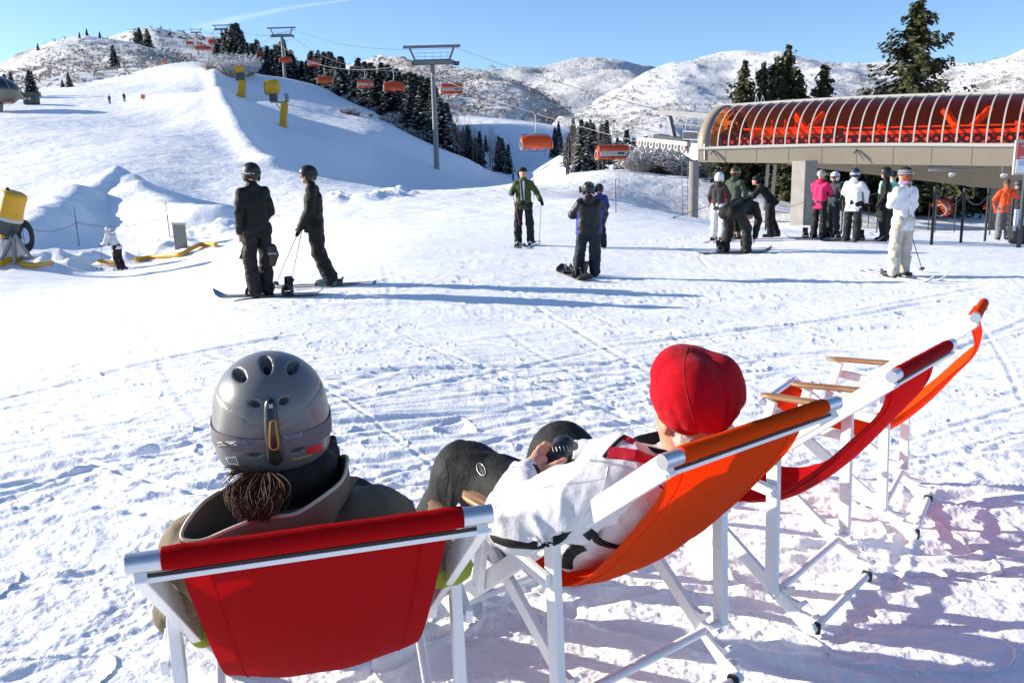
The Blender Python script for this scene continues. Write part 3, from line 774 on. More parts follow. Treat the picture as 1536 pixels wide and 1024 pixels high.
# ---- person in the grey helmet
def person_helmet():
    org = Vector((CH[0][0], CH[0][1], 0))
    t = thing('person', 'person in grey helmet and olive hooded jacket sitting in the red deck chair', 'person', org)
    G = lambda px, py, zc: sh(zP(px, py, zc), org)
    M0 = CHM[0]
    Lc = lambda u, v, w: sh(M0 @ Vector((u, -v, w)), org)
    Hc = zP(407, 618, 1.86)-org
    f = Vector((-.27, .963, .10)).normalized(); r = f.cross(Vector((.10, 0, 1))).normalized(); u = r.cross(f)
    Rm = Matrix((r, f, u)).transposed() @ Matrix.Rotation(R(-5), 3, 'Y')        # head axes -> world
    HR = np.array(Rm)
    hp = lambda x, y, z: np.array(Hc+Rm @ Vector((x, y, z)))
    shR, shL = G(562, 786, 1.90), G(300, 822, 1.82)
    elR, elL = G(650, 838, 2.12), G(268, 912, 2.2)
    wrR, wrL = Lc(.10, -.48, .66), Lc(-.12, -.50, .64)
    pel, che = Lc(.0, -.26, .56), np.array((shR+shL)/2)+np.array([0, 0, -.06])
    neck = hp(0, -.01, -.17)
    # body: one continuous surface
    b = Sdf(.04)
    b.cap(pel, che, .12, .11); b.cap(che, neck, .08, .06); b.cap(neck, hp(0, 0, -.02), .058, .07); b.ell(hp(0, .01, 0), (.075, .095, .112), HR)
    b.ell(hp(0, .10, -.035), (.014, .022, .026), HR, 0, .01)
    for shd, el, wr in ((shR, elR, wrR), (shL, elL, wrL)):
        b.chain([che, shd, el, wr], [.07, .052, .04, .028])
        d = Vector(wr)-Vector(el); d.normalize(); hnd = Vector(wr)+d*.05
        b.cap(wr, hnd, .03, .036)
        for q in range(4): b.cap(hnd+Vector((.015*q-.022, 0, .01)), hnd+d*.08+Vector((.015*q-.022, 0, -.02)), .009, .008, 0, .006)
        b.cap(Vector(wr)+d*.02, Vector(wr)+d*.06+Vector((0, 0, .045)), .011, .009, 0, .006)
    for s in (-1, 1):
        hip = Lc(s*.10, -.30, .55); kn = Lc(s*.13, -.72, .66); an = Lc(s*.13, -1.02, .14)
        b.chain([hip, kn, an], [.085, .06, .045])
    b.build('body', M_skin, t, vox=.011, clip=sling_clip(0, org))
    # trousers and boots
    p = Sdf(.05)
    for s in (-1, 1):
        hip = Lc(s*.10, -.30, .56); kn = Lc(s*.13, -.72, .66); an = Lc(s*.13, -1.0, .18)
        p.chain([pel, hip, kn, an], [.13, .115, .085, .085])
    p.build('trousers', M_blackpant, t, clip=sling_clip(0, org), vox=.013, wrinkle=.006, wscale=14)
    for s in (-1, 1):
        an = Lc(s*.13, -1.02, .12); toe = Lc(s*.13, -1.24, .05)
        Sdf(.03).cap(an, toe, .07, .05).cap(an+np.array([0, 0, .12]), an, .06, .07).build('boot', M_dark, t, vox=.014)
    # jacket
    j = Sdf(.055)
    ax = (shR-shL)/np.linalg.norm(shR-shL)
    for q in (-.11, 0, .11):
        j.cap(pel+ax*q*1.15, che+ax*q, .115, .105)
    j.cap(che, neck+np.array([0, 0, -.05]), .12, .085)
    for shd, el, wr in ((shR, elR, wrR), (shL, elL, wrL)):
        mid = (shd+el)/2
        j.chain([che*.3+shd*.7, shd], [.088, .080]); j.chain([shd, mid, el], [.077, .066, .052], 0, .03); j.chain([el, wr], [.055, .046], 0, .03)
    j.cap(G(634, 858, 2.10), G(676, 850, 2.13), .045, .042, 1, .012); j.cap(G(302, 940, 2.2), G(306, 952, 2.2), .028, .028, 1, .012)
    jo = j.build('jacket', [M_olive, M_lime], t, clip=sling_clip(0, org), vox=.0068, wrinkle=.015, wscale=9, seed=4, wstretch=(1.3, 1.3, .6))
    # hood lying open on the back: rim curve, outer wall, inside
    rim = [(329, 738, 1.74), (303, 756, 1.69), (279, 786, 1.655), (273, 806, 1.64), (290, 812, 1.635), (312, 808, 1.64), (345, 794, 1.65), (380, 781, 1.665), (412, 775, 1.68), (445, 770, 1.695), (486, 744, 1.735), (512, 722, 1.79), (520, 700, 1.85), (517, 684, 1.91)]
    rim3 = [G(*q) for q in rim]
    # close round the front of the neck, out of sight
    front = [hp(.10, .06, -.165), hp(.03, .13, -.18), hp(-.06, .10, -.18)]
    loop = catmull(rim3+[np.array(q) for q in front], 6)
    loop = [Vector(q) for q in loop]; n = len(loop)
    cen = Vector(neck)+Vector((0, -.005, -.10))
    rows = []
    for k, (g, dz) in enumerate([(.25, -.16), (.45, -.135), (.72, -.10), (.88, -.055), (.96, -.022), (.988, -.004), (1.0, .001), (1.012, -.003), (1.016, -.02), (1.0, -.05), (.93, -.085)]):
        row = []
        for i, q in enumerate(loop):
            w_ = 1+.02*math.sin(i*.55)*(abs(k-6) > 1)
            v = cen+(q-cen)*g*w_; v.z = q.z+dz; row.append(v)
        rows.append(row)
    m = MB(); m.grid(rows, True, True)
    hood = m.build('hood', M_olive, t)
    m = MB(); m.tube([q+Vector((0, 0, .001)) for q in loop[:80]], .0042, 8); m.build('hood_piping', M_cream, t)
    # black neck gaiter and collar
    g = Sdf(.03); g.cap(hp(0, -.02, -.20), hp(0, -.01, -.08), .083, .072); g.cap(hp(.055, -.05, -.155), hp(.10, 0, -.115), .05, .035); g.cap(hp(.0, -.075, -.15), hp(.09, -.06, -.12), .04, .045)
    g.cap(hp(.11, -.02, -.15), hp(.13, .03, -.09), .035, .012)
    g.build('neck_gaiter', M_black, t, vox=.006, wrinkle=.006, wscale=25)
    # ponytail: strands along a curl
    rr = random.Random(3); m = MB()
    base = zP(395, 712, 1.76)-org; tip = zP(388, 778, 1.66)-org
    for k in range(850):
        a0 = rr.uniform(0, 2*PI); q = math.sqrt(rr.random())*.034
        o1 = Vector((math.cos(a0)*q*1.2, math.sin(a0)*q*.6-.01, rr.uniform(-.01, .015))); pts = []
        bul = rr.uniform(.6, 1.4); cu = rr.uniform(.001, .006); ph = rr.uniform(0, 6.3); ln = rr.uniform(.55, 1.08)
        sx = -.03*rr.random() if rr.random() < .5 else .02*rr.random()
        for i in range(9):
            v = i/8*ln; wdt = math.sin(PI*min(v*.9+.12, 1))*bul*(1+.5*(k % 9 == 0))
            pts.append(base.lerp(tip, v)+o1*(wdt+.15)+Vector((sx*v+cu*math.sin(ph+v*5), cu*.5*math.cos(ph+v*5)-.012*math.sin(v*PI), 0)))
        m.tube(pts, [.0012*(1-.6*i/8) for i in range(9)], 5, False)
    for k in range(16):
        a = zP(352+rr.uniform(0, 40), 708, 1.76)-org; b_ = a+Vector((rr.uniform(-.045, -.005), rr.uniform(-.02, .0), rr.uniform(-.035, .022)))
        m.tube([a, (a+b_)/2+Vector((0, -.004, .008)), b_], [.002, .0016, .0006], 4, False)
    m.build('hair', M_hair, t)
    # helmet: shell with vents cut through, dark liner inside
    hx, hy, hz = .1185, .139, .1265
    s = Sdf(.01); s.ell(hp(0, 0, 0), (hx, hy, hz), HR); s.ell(hp(0, 0, .03), (.1125, .1325, .099), HR, 0, .03)
    s.box(hp(0, .02, -.055), (hx*.93, hy*.80, .05), .045, HR, 0, .06)
    outer = Sdf(.01); outer.p = list(s.p)
    def surf(px, py):
        d = np.array(pdir(px, py)); o = np.array(CAMP-org); tt = 1.2
        for _ in range(60): tt += float(s.ev((o+d*tt)[None])[0])*.8
        P = o+d*tt; e = 1e-3
        nrm = np.array([float(s.ev((P+np.eye(3)[i]*e)[None])[0]-s.ev((P-np.eye(3)[i]*e)[None])[0]) for i in range(3)]); nrm /= np.linalg.norm(nrm)
        return P, nrm
    def slot(px, py, px2, py2, w, dep=.02):
        a, n1 = surf(px, py); b2, _ = surf(px2, py2); c = (a+b2)/2; ln = np.linalg.norm(b2-a)/2
        y = (b2-a)/np.linalg.norm(b2-a); x = np.cross(y, n1); x /= np.linalg.norm(x); z = np.cross(x, y)
        return c, (w, ln, dep), np.stack([x, y, z], 1)
    SL = [(352, 553, 367, 572, .0115), (397, 533, 402, 562, .012), (434, 561, 444, 541, .0115), (373, 602, 390, 608, .0062), (419, 605, 433, 596, .0066), (371, 683, 393, 681, .0062), (435, 678, 458, 672, .0062)]
    for q in SL:
        c, rad, rot = slot(*q); s.cutell(c, rad, rot)
    # edge at the back of the neck
    zc0 = -.098
    def below(Gd):
        d = (Gd-np.array(Hc)) @ HR
        return (zc0+.12*np.clip(d[..., 1], 0, 1)+.02*np.clip(np.abs(d[..., 0])-.06, 0, 1))-d[..., 2]
    def groove(Gd):
        d = (Gd-np.array(Hc)) @ HR
        g1 = d[..., 2]-(.012+.5*np.abs(d[..., 0])); g1 = np.where(d[..., 1] < .05, g1, 9)
        g2 = d[..., 2]+.012
        return .0022*np.exp(-(g1/.0022)**2)+.0016*np.exp(-(g2/.002)**2)*(d[..., 1] < .1)
    sh_o = s.build('helmet', M_shell, t, vox=.0036, shell=.009, clip=below, dispf=groove)
    l = Sdf(.01); l.ell(hp(0, 0, 0), (hx-.011, hy-.011, hz-.011), HR); l.box(hp(0, .02, -.055), (hx*.93-.011, hy*.8-.011, .055), .04, HR, 0, .05)
    lo_ = l.build('helmet_liner', M_black, sh_o, vox=.008, clip=lambda Gd: (zc0-.018)-((Gd-np.array(Hc)) @ HR)[..., 2])
    tree = bvh_of([sh_o])
    # strap round the helmet (goggle band) with zigzag stitching
    def band(z0, z1, lift, th):
        rows = []
        for k in range(73):
            an = PI*(1.0+1.12*(k/72-.5)*2*.52+.5)
            d = np.array([math.cos(an), math.sin(an), 0]); row = []
            for zz in np.linspace(z0, z1, 6):
                zt = zz+.012*math.cos(an)*0
                o = hp(0, 0, zt); dw = HR @ d; tt = .22
                for _ in range(40): tt -= float(outer.ev((o+dw*tt)[None])[0])*.8 if True else 0
                row.append(Vector(o+dw*(tt+lift)))
            rows.append(row)
        return rows
    rws = band(-.036, -.003, .0025, 0); m = MB(); m.grid(rws)
    strap = m.build('goggle_strap', M_strap, sh_o)
    tree2 = bvh_of([sh_o, strap])
    # lower rim of the shell in the browner tone
    def zz(x0, y0, x1, y1, n, h):
        pts = []; zig = MB()
        for k in range(n*2+1):
            f_ = k/(n*2); q, nr = pt_on(tree2, x0+(x1-x0)*f_, y0+(y1-y0)*f_+(h if k % 2 else -h), org)
            if q is not None: pts.append(q+nr*.0012)
        zig.tube(pts, .0014, 5, False); zig.build('zigzag_stitching', M_lilac, strap)
    zz(357, 664, 397, 661, 12, 3.4); zz(426, 655, 452, 651, 7, 3.4)
    patch('strap_buckle', tree2, [(327, 662), (355, 660), (356, 667), (328, 668)], M_silver, strap, org, .002)
    ribbon('buckle_wire', tree2, [(328, 665), (336, 663), (344, 666), (354, 663)], .004, M_dark, strap, org, .0035, 16)
    # clip at the back with its orange loop
    q0, n0 = pt_on(tree2, 405, 604, org); q1, n1 = pt_on(tree2, 413, 686, org); qm, nm = pt_on(tree2, 408, 645, org)
    cl = catmull([np.array(q0+n0*.004), np.array(qm+nm*.006), np.array(q1+n1*.004)], 10); c = Sdf(.01)
    for a, b2, k in zip(cl[:-1], cl[1:], range(99)): c.cap(a, b2, .0085+.005*k/20, .0085+.005*(k+1)/20)
    clip_o = c.build('strap_clip', M_dark, sh_o, vox=.0026)
    t3 = bvh_of([clip_o])
    lp = [(406, 632), (412, 631), (414, 645), (417, 668), (414, 673), (407, 673), (405, 666), (405, 645), (406, 632)]
    pts = []
    for x, y in catmull(lp, 4):
        q, nr = pt_on(t3, x, y, org)
        if q is not None: pts.append(q+nr*.001)
    if len(pts) > 3: MB().tube(pts, .0018, 6).build('orange_loop', M_orange_r, clip_o)
    patch('clip_screw', t3, [(403, 606), (409, 606), (409, 612), (403, 612)], M_silver, clip_o, org, .001, 3, 3)
    # stickers along the lower edge
    patch('barcode_sticker', tree, [(338, 685), (354, 683), (359, 697), (344, 696)], M_sticker, sh_o, org, .0012)
    for k in range(5):
        x = 342+k*2.6; ribbon('barcode_line', tree, [(x, 686), (x+3, 694)], .0011, M_dark, sh_o, org, .0022, 6, .0004)
    patch('red_sticker', tree, [(459, 671), (484, 664), (483, 675), (462, 681)], M_stred, sh_o, org, .0012)
    ribbon('gold_lettering', tree, [(438, 689), (452, 686), (466, 682)], .0035, M_gold, sh_o, org, .0012, 12, .0004)
    return t
person_helmet()
# ---- person in the red hat
def person_hat():
    org = Vector((CH[1][0], CH[1][1], 0))
    t = thing('person', 'person in red fleece hat and white jacket sitting in the orange deck chair', 'person', org)
    G = lambda px, py, zc: sh(zP(px, py, zc), org)
    M0 = CHM[1]
    Lc = lambda u, v, w: sh(M0 @ Vector((u, -v, w)), org)
    hat = zP(1041, 590, 2.26)-org
    f = Vector((-.50, .86, .22)).normalized(); r = f.cross(Vector((0, 0, 1))).normalized(); u = r.cross(f)
    Rm = Matrix((r, f, u)).transposed(); HR = np.array(Rm)
    hp = lambda x, y, z: np.array(hat+Rm @ Vector((x, y, z)))
    head = hp(0, .01, -.055); neck = hp(0, -.02, -.19)
    shL, shR = G(930, 712, 2.26), G(1078, 694, 2.46)
    elL = G(775, 783, 2.35); wrL = G(789, 712, 2.56)
    elR = Lc(.22, -.22, .69); wrR = Lc(.08, -.50, .72)
    pel = Lc(-.02, -.30, .56); che = (shL+shR)/2+np.array([0, -.0, -.05])
    knL, knR = G(703, 716, 2.94), G(843, 682, 3.0)
    anL, anR = Lc(-.26, -1.12, .16), Lc(.12, -1.10, .16); hipL, hipR = Lc(-.11, -.34, .58), Lc(.09, -.34, .58)
    b = Sdf(.035)
    b.cap(pel, che, .11, .11); b.cap(che, neck, .085, .062); b.cap(neck, head, .062, .075)
    b.ell(head, (.078, .098, .118), HR); b.ell(hp(0, .105, -.075), (.015, .024, .027), HR, 0, .012)
    b.ell(hp(-.083, .0, -.075), (.010, .022, .033), HR, 0, .008); b.ell(hp(.083, .0, -.075), (.010, .022, .033), HR, 0, .008)
    b.ell(hp(-.094, -.012, -.07), (.006, .012, .030), HR, 0, .006)
    b.chain([che, shL, elL, wrL], [.07, .055, .04, .029]); b.chain([che, shR, elR, wrR], [.07, .055, .04, .029])
    b.chain([hipL, knL, anL], [.09, .06, .045]); b.chain([hipR, knR, anR], [.09, .06, .045])
    # left hand, bare: palm, thumb across the glove, fingers hooked over it
    pm = G(801, 697, 2.585); b.cap(wrL, pm, .027, .026, 0, .02); b.cap(pm, G(812, 690, 2.61), .024, .020, 0, .015)
    H = Sdf(.008); H.cap(wrL, pm, .027, .025, 0, .02); H.cap(pm, G(812, 688, 2.62), .024, .019, 0, .015); H.cap(pm, G(806, 682, 2.62), .020, .016, 0, .012)
    H.chain([G(803, 704, 2.57), G(820, 702, 2.565), G(836, 696, 2.565), G(847, 689, 2.57)], [.0145, .0125, .0110, .0085], 0, .007)
    H.chain([G(803, 683, 2.61), G(810, 672, 2.625), G(818, 666, 2.63), G(826, 667, 2.64)], [.0115, .0100, .0090, .0075], 0, .006)
    H.chain([G(809, 684, 2.63), G(819, 674, 2.655), G(829, 672, 2.675), G(838, 677, 2.69)], [.0115, .0100, .0090, .0075], 0, .006)
    H.chain([G(813, 688, 2.64), G(824, 681, 2.665), G(834, 681, 2.685), G(842, 686, 2.69)], [.0112, .0098, .0088, .0072], 0, .006)
    H.chain([G(815, 694, 2.63), G(825, 690, 2.65), G(833, 691, 2.665), G(839, 696, 2.665)], [.0100, .0086, .0078, .0065], 0, .006)
    for q in H.p[2:]: b.p.append(q)
    b.build('body', M_skin, t, vox=.0045, clip=sling_clip(1, org))
    nail = MB(); nl = zP(847, 688, 2.562)-org
    # trousers
    p = Sdf(.05)
    p.chain([pel, hipL, knL, anL], [.13, .122, .118, .098]); p.chain([pel, hipR, knR, anR], [.13, .12, .108, .095])
    po = p.build('trousers', M_blackpant, t, clip=sling_clip(1, org), vox=.0075, wrinkle=.010, wscale=7, seed=31, wstretch=(1, 1, .7))
    for an, dx in ((anL, -.02), (anR, .02)):
        toe = an+np.array([-.13, .19, -.085]); s = Sdf(.03); s.cap(an+np.array([0, 0, .1]), an, .062, .07); s.cap(an+np.array([0, 0, -.06]), toe, .062, .048)
        s.build('boot', M_dark, t, vox=.012)
    # jacket
    j = Sdf(.05); ax = (shR-shL)/np.linalg.norm(shR-shL)
    for q in (-.10, 0, .10): j.cap(pel+ax*q, che+ax*q*1.1, .125, .11)
    j.cap(che, neck+np.array([.0, 0, -.04]), .115, .082)
    for shd, el, wr in ((shL, elL, wrL), (shR, elR, wrR)):
        mid = (shd+el)/2+np.array([0, 0, -.015])
        j.chain([che*.35+shd*.65, shd], [.095, .092]); j.chain([shd, mid, el], [.092, .092, .085], 0, .03); j.chain([el, el*.45+wr*.55, wr], [.085, .066, .044], 0, .03)
    # stand-up collar and padded skirt folds
    for q in range(3):
        a0 = Lc(-.17, -.17-.05*q, .60-.035*q); a1 = Lc(.10, -.10-.05*q, .56-.035*q)
        j.cap(a0, a1, .052, .052, 0, .012)
    def fold(Gd):
        # creases that gather at the elbow and the waist
        d = Gd-elL; rr = np.linalg.norm(d, axis=-1)+1e-6
        a = np.arctan2(d[..., 2], d[..., 0]+.6*d[..., 1])
        return .009*np.exp(-((rr-.17)/.075)**2)*sstep(.07, .14, rr)*np.sin(a*6+1.2+rr*26+2.0*vnoise(Gd[..., 0]*9, Gd[..., 1]*9, Gd[..., 2]*9, 2))
    jo = j.build('jacket', M_white, t, clip=sling_clip(1, org), vox=.0058, wrinkle=.017, wscale=8, seed=12, wstretch=(1.2, 1.2, .7), dispf=fold)
    tj = bvh_of([jo])
    rb = lambda n, l, w_, m_, **k: ribbon(n, tj, l, w_, m_, jo, org, **k)
    rb('black_band', [(738, 807), (760, 814), (790, 818), (820, 815), (838, 806), (850, 798)], .028, M_black)
    rb('black_band', [(880, 797), (900, 812), (925, 819), (945, 818)], .032, M_black); rb('black_band', [(851, 852), (852, 836), (862, 824), (876, 819)], .034, M_black)
    rb('red_stripe', [(912, 678), (935, 680), (960, 684), (988, 693)], .034, M_redcl)
    rb('black_piping', [(905, 686), (918, 670), (935, 655), (955, 645)], .011, M_black)
    rb('red_stripe', [(940, 663), (950, 655), (962, 650)], .030, M_redcl)
    rb('zip', [(886, 690), (903, 692), (925, 697), (958, 704)], .006, M_silver)
    rb('black_piping', [(980, 722), (992, 730), (1000, 738)], .004, M_black)
    # cuff
    d = Vector(wrL)-Vector(elL); d.normalize(); c = Vector(wrL)
    o1 = d.orthogonal().normalized(); o2 = d.cross(o1)
    for off, w_, rr, m_, nm in ((-.012, .020, .047, M_black, 'cuff'), (.014, .007, .0445, M_black, 'cuff_trim'), (.002, .010, .0455, M_white, 'cuff')):
        rows = []
        for k, ee in enumerate((-1, -.7, .7, 1)):
            rad = rr*(.97 if abs(ee) == 1 else 1.0)
            rows.append([c+d*(off+w_*ee/1.0)+(o1*math.cos(q)+o2*math.sin(q))*rad for q in [2*PI*i/28 for i in range(28)]])
        MB().grid(rows, True, True).build(nm, m_, jo)
    tab = Sdf(.006); tab.box(G(776, 716, 2.50), (.016, .010, .034), .006, None); tab.build('cuff_tab', M_black, jo, vox=.004)
    # collar: white outside, black lining showing as a rim
    rows = []
    cr = [(.0, -.105, -.135), (-.065, -.085, -.137), (-.105, -.02, -.145), (-.115, .05, -.165), (-.075, .12, -.19), (.0, .14, -.20), (.075, .12, -.19), (.11, .05, -.165), (.105, -.02, -.145), (.065, -.085, -.137)]
    lp = [Vector(hp(*q)) for q in catmull([np.array(q) for q in cr+[cr[0]]], 5)[:-1]]
    cen = Vector(neck)
    for g, dz in [(.80, -.07), (.86, -.03), (.93, -.004), (.97, .004), (1.0, 0), (1.02, -.02), (1.02, -.045), (.98, -.075)]:
        rows.append([cen+(q-cen)*g+Vector((0, 0, dz)) for q in lp])
    MB().grid(rows[:4], True, True).build('collar_lining', M_black, jo); MB().grid(rows[3:], True, True).build('collar', M_white, jo)
    MB().tube(lp+[lp[0]], .007, 8, False).build('collar_rim', M_black, jo)
    rb('seam', [(728, 770), (770, 742), (830, 728), (880, 722), (912, 716)], .003, M_silver, lift=.0004, thick=.0006)
    rb('seam', [(912, 700), (905, 730), (893, 752), (878, 772)], .0035, M_silver, lift=.0004, thick=.0006)
    # trouser emblem
    tp = bvh_of([po])
    q, nr = pt_on(tp, 722, 704, org)
    if q is not None:
        a1 = None
        pts = []
        for k in range(25):
            an = 2*PI*k/24; x = 722+math.cos(an)*5.5-math.sin(an)*5.0; y = 704+math.sin(an)*8+math.cos(an)*7.5
            x = 722+7*math.cos(an)*.62+9.5*math.sin(an)*.55; y = 704-7*math.cos(an)*.50+9.5*math.sin(an)*.9
            h, n_ = pt_on(tp, x, y, org)
            if h is not None: pts.append(h+n_*.0015)
        if len(pts) > 20:
            MB().tube(pts+[pts[0]], .0016, 6, False).build('emblem_ring', M_silver, po)
        for k in range(6):
            f_ = k/5-.5; cx, cy = 722+f_*8.6, 704+f_*13.5
            ribbon('emblem_letter', tp, [(cx-2.1, cy+1.6), (cx+2.1, cy-1.6)], .0022, M_silver, po, org, .0012, 4, .0004)
    # seams on the trouser legs
    ribbon('seam', tp, [(668, 690), (672, 715), (668, 745)], .003, M_black, po, org, .0006, 12, .001)
    # head: grey hair under the hat, fleece hat with gathered crown
    h = Sdf(.02); h.ell(hp(0, -.012, -.062), (.084, .092, .085), HR); h.cap(hp(-.05, -.062, -.11), hp(.05, -.062, -.11), .036, .036)
    h.build('hair', M_grayhair, t, vox=.0045, wrinkle=.004, wscale=90, clip=lambda Gd: ((Gd-np.array(hat)) @ HR)[..., 1]-.035)
    s = Sdf(.030)
    s.ell(hp(0, 0, -.005), (.112, .128, .100), HR)
    s.ell(hp(-.040, -.020, .050), (.074, .080, .070), HR, 0, .035); s.ell(hp(.044, -.022, .056), (.058, .072, .062), HR, 0, .022)
    s.ell(hp(-.012, .050, .055), (.088, .064, .066), HR, 0, .035); s.ell(hp(.066, -.02, .016), (.054, .08, .070), HR, 0, .03)
    s.ell(hp(-.060, -.040, .0), (.064, .078, .076), HR, 0, .04); s.ell(hp(.018, -.050, .004), (.070, .066, .072), HR, 0, .035)
    def hatf(Gd):
        d = (Gd-np.array(hat)) @ HR
        # seam running up the back and folds gathering into the band
        back = np.clip(-d[..., 1]/.05, 0, 1)
        cre = .012*np.exp(-((d[..., 0]+.006+.10*(d[..., 2]-.02))/.007)**2)*np.exp(-((d[..., 2]-.005)/.05)**2)*back
        rad = np.sin(np.arctan2(d[..., 0], d[..., 2]+.10)*11+3*vnoise(d[..., 0]*22, d[..., 2]*22, d[..., 1]*22, 3))*.0042*np.exp(-((d[..., 2]+.03)/.045)**2)*back
        band = .004*np.exp(-((d[..., 2]+.052+.02*np.cos(d[..., 0]*14))/.004)**2)
        return cre+rad+band
    ho = s.build('hat', M_fleece, t, vox=.0042, clip=lambda Gd: (-.085-.02*np.clip(-((Gd-np.array(hat)) @ HR)[..., 1], -.1, .1)*3)-((Gd-np.array(hat)) @ HR)[..., 2], dispf=hatf, wrinkle=.0035, wscale=15)
    th = bvh_of([ho])
    ribbon('hat_seam', th, [(1032, 520), (1026, 545), (1028, 575), (1034, 605), (1042, 635), (1046, 655)], .0035, mat('red_seam', (.20, .002, .006), .9), ho, org, .0004, 30, .0006)
    ribbon('hat_seam', th, [(982, 622), (1005, 640), (1030, 650), (1060, 652), (1090, 643)], .003, mat('red_seam', (.20, .002, .006), .9), ho, org, .0004, 30, .0006)
    # glasses arm over the ear
    MB().tube([hp(-.090, .09, -.062), hp(-.094, .02, -.056), hp(-.092, -.012, -.062), hp(-.088, -.022, -.085)], .0022, 6).build('glasses_arm', M_silver, t)
    return t, G, org
T2, G2, O2 = person_hat()
def held_glove():
    a = zP(828, 690, 2.66)
    t = thing('glove', 'black ski glove with silver stripes held in the bare hand of the person in white', 'glove', a)
    G = lambda px, py, zc: sh(zP(px, py, zc), a)
    s = Sdf(.014); s.cap(G(824, 706, 2.63), G(836, 684, 2.68), .040, .040); s.cap(G(836, 684, 2.68), G(846, 668, 2.72), .040, .034)
    for q, (x, y) in enumerate([(832, 656), (842, 654), (851, 657), (858, 663)]):
        s.cap(G(838+q*4, 668, 2.72), G(x+4, y+6, 2.78), .017, .014, 0, .006)
    s.cap(G(820, 712, 2.62), G(812, 716, 2.60), .034, .036)
    go = s.build('glove_shell', M_glove, t, vox=.0045, wrinkle=.004, wscale=30)
    tg = bvh_of([go])
    for k in range(6):
        x = 823+k*5.5; ribbon('silver_stripe', tg, [(x, 671-k*.4), (x+2, 677)], .003, M_silver, go, a, .001, 6, .0006)
    ribbon('glove_badge', tg, [(828, 704), (834, 698)], .010, M_silver, go, a, .001, 6, .0006)
held_glove()
# ------------------------------------------------------------------ people standing about, skis, boards, poles
CL = {}
def cloth(col, rough=.7):
    k = 'cloth_%02x%02x%02x' % tuple(int(min(c, 1)*255) for c in col)
    return mat(k, col, rough, bump=.002, bscale=90, spec=.25, var=.12, vscale=12)
M_goggle = mat('goggle_lens', (.10, .02, .03), .1, spec=.8, coat=.5)
M_polem = mat('pole_metal', (.35, .33, .33), .35, metal=.5)
DEF = dict(hipL=(-.052, 0, .515), hipR=(.052, 0, .515), kneeL=(-.062, .012, .285), kneeR=(.062, .012, .285), ankL=(-.066, -.01, .065), ankR=(.066, -.01, .065),
           pel=(0, 0, .535), che=(0, 0, .725), neck=(0, .0, .825), head=(0, .014, .905), shL=(-.092, -.003, .772), shR=(.092, -.003, .772),
           elL=(-.132, -.02, .645), elR=(.132, -.02, .645), wrL=(-.125, .055, .52), wrR=(.125, .055, .52))
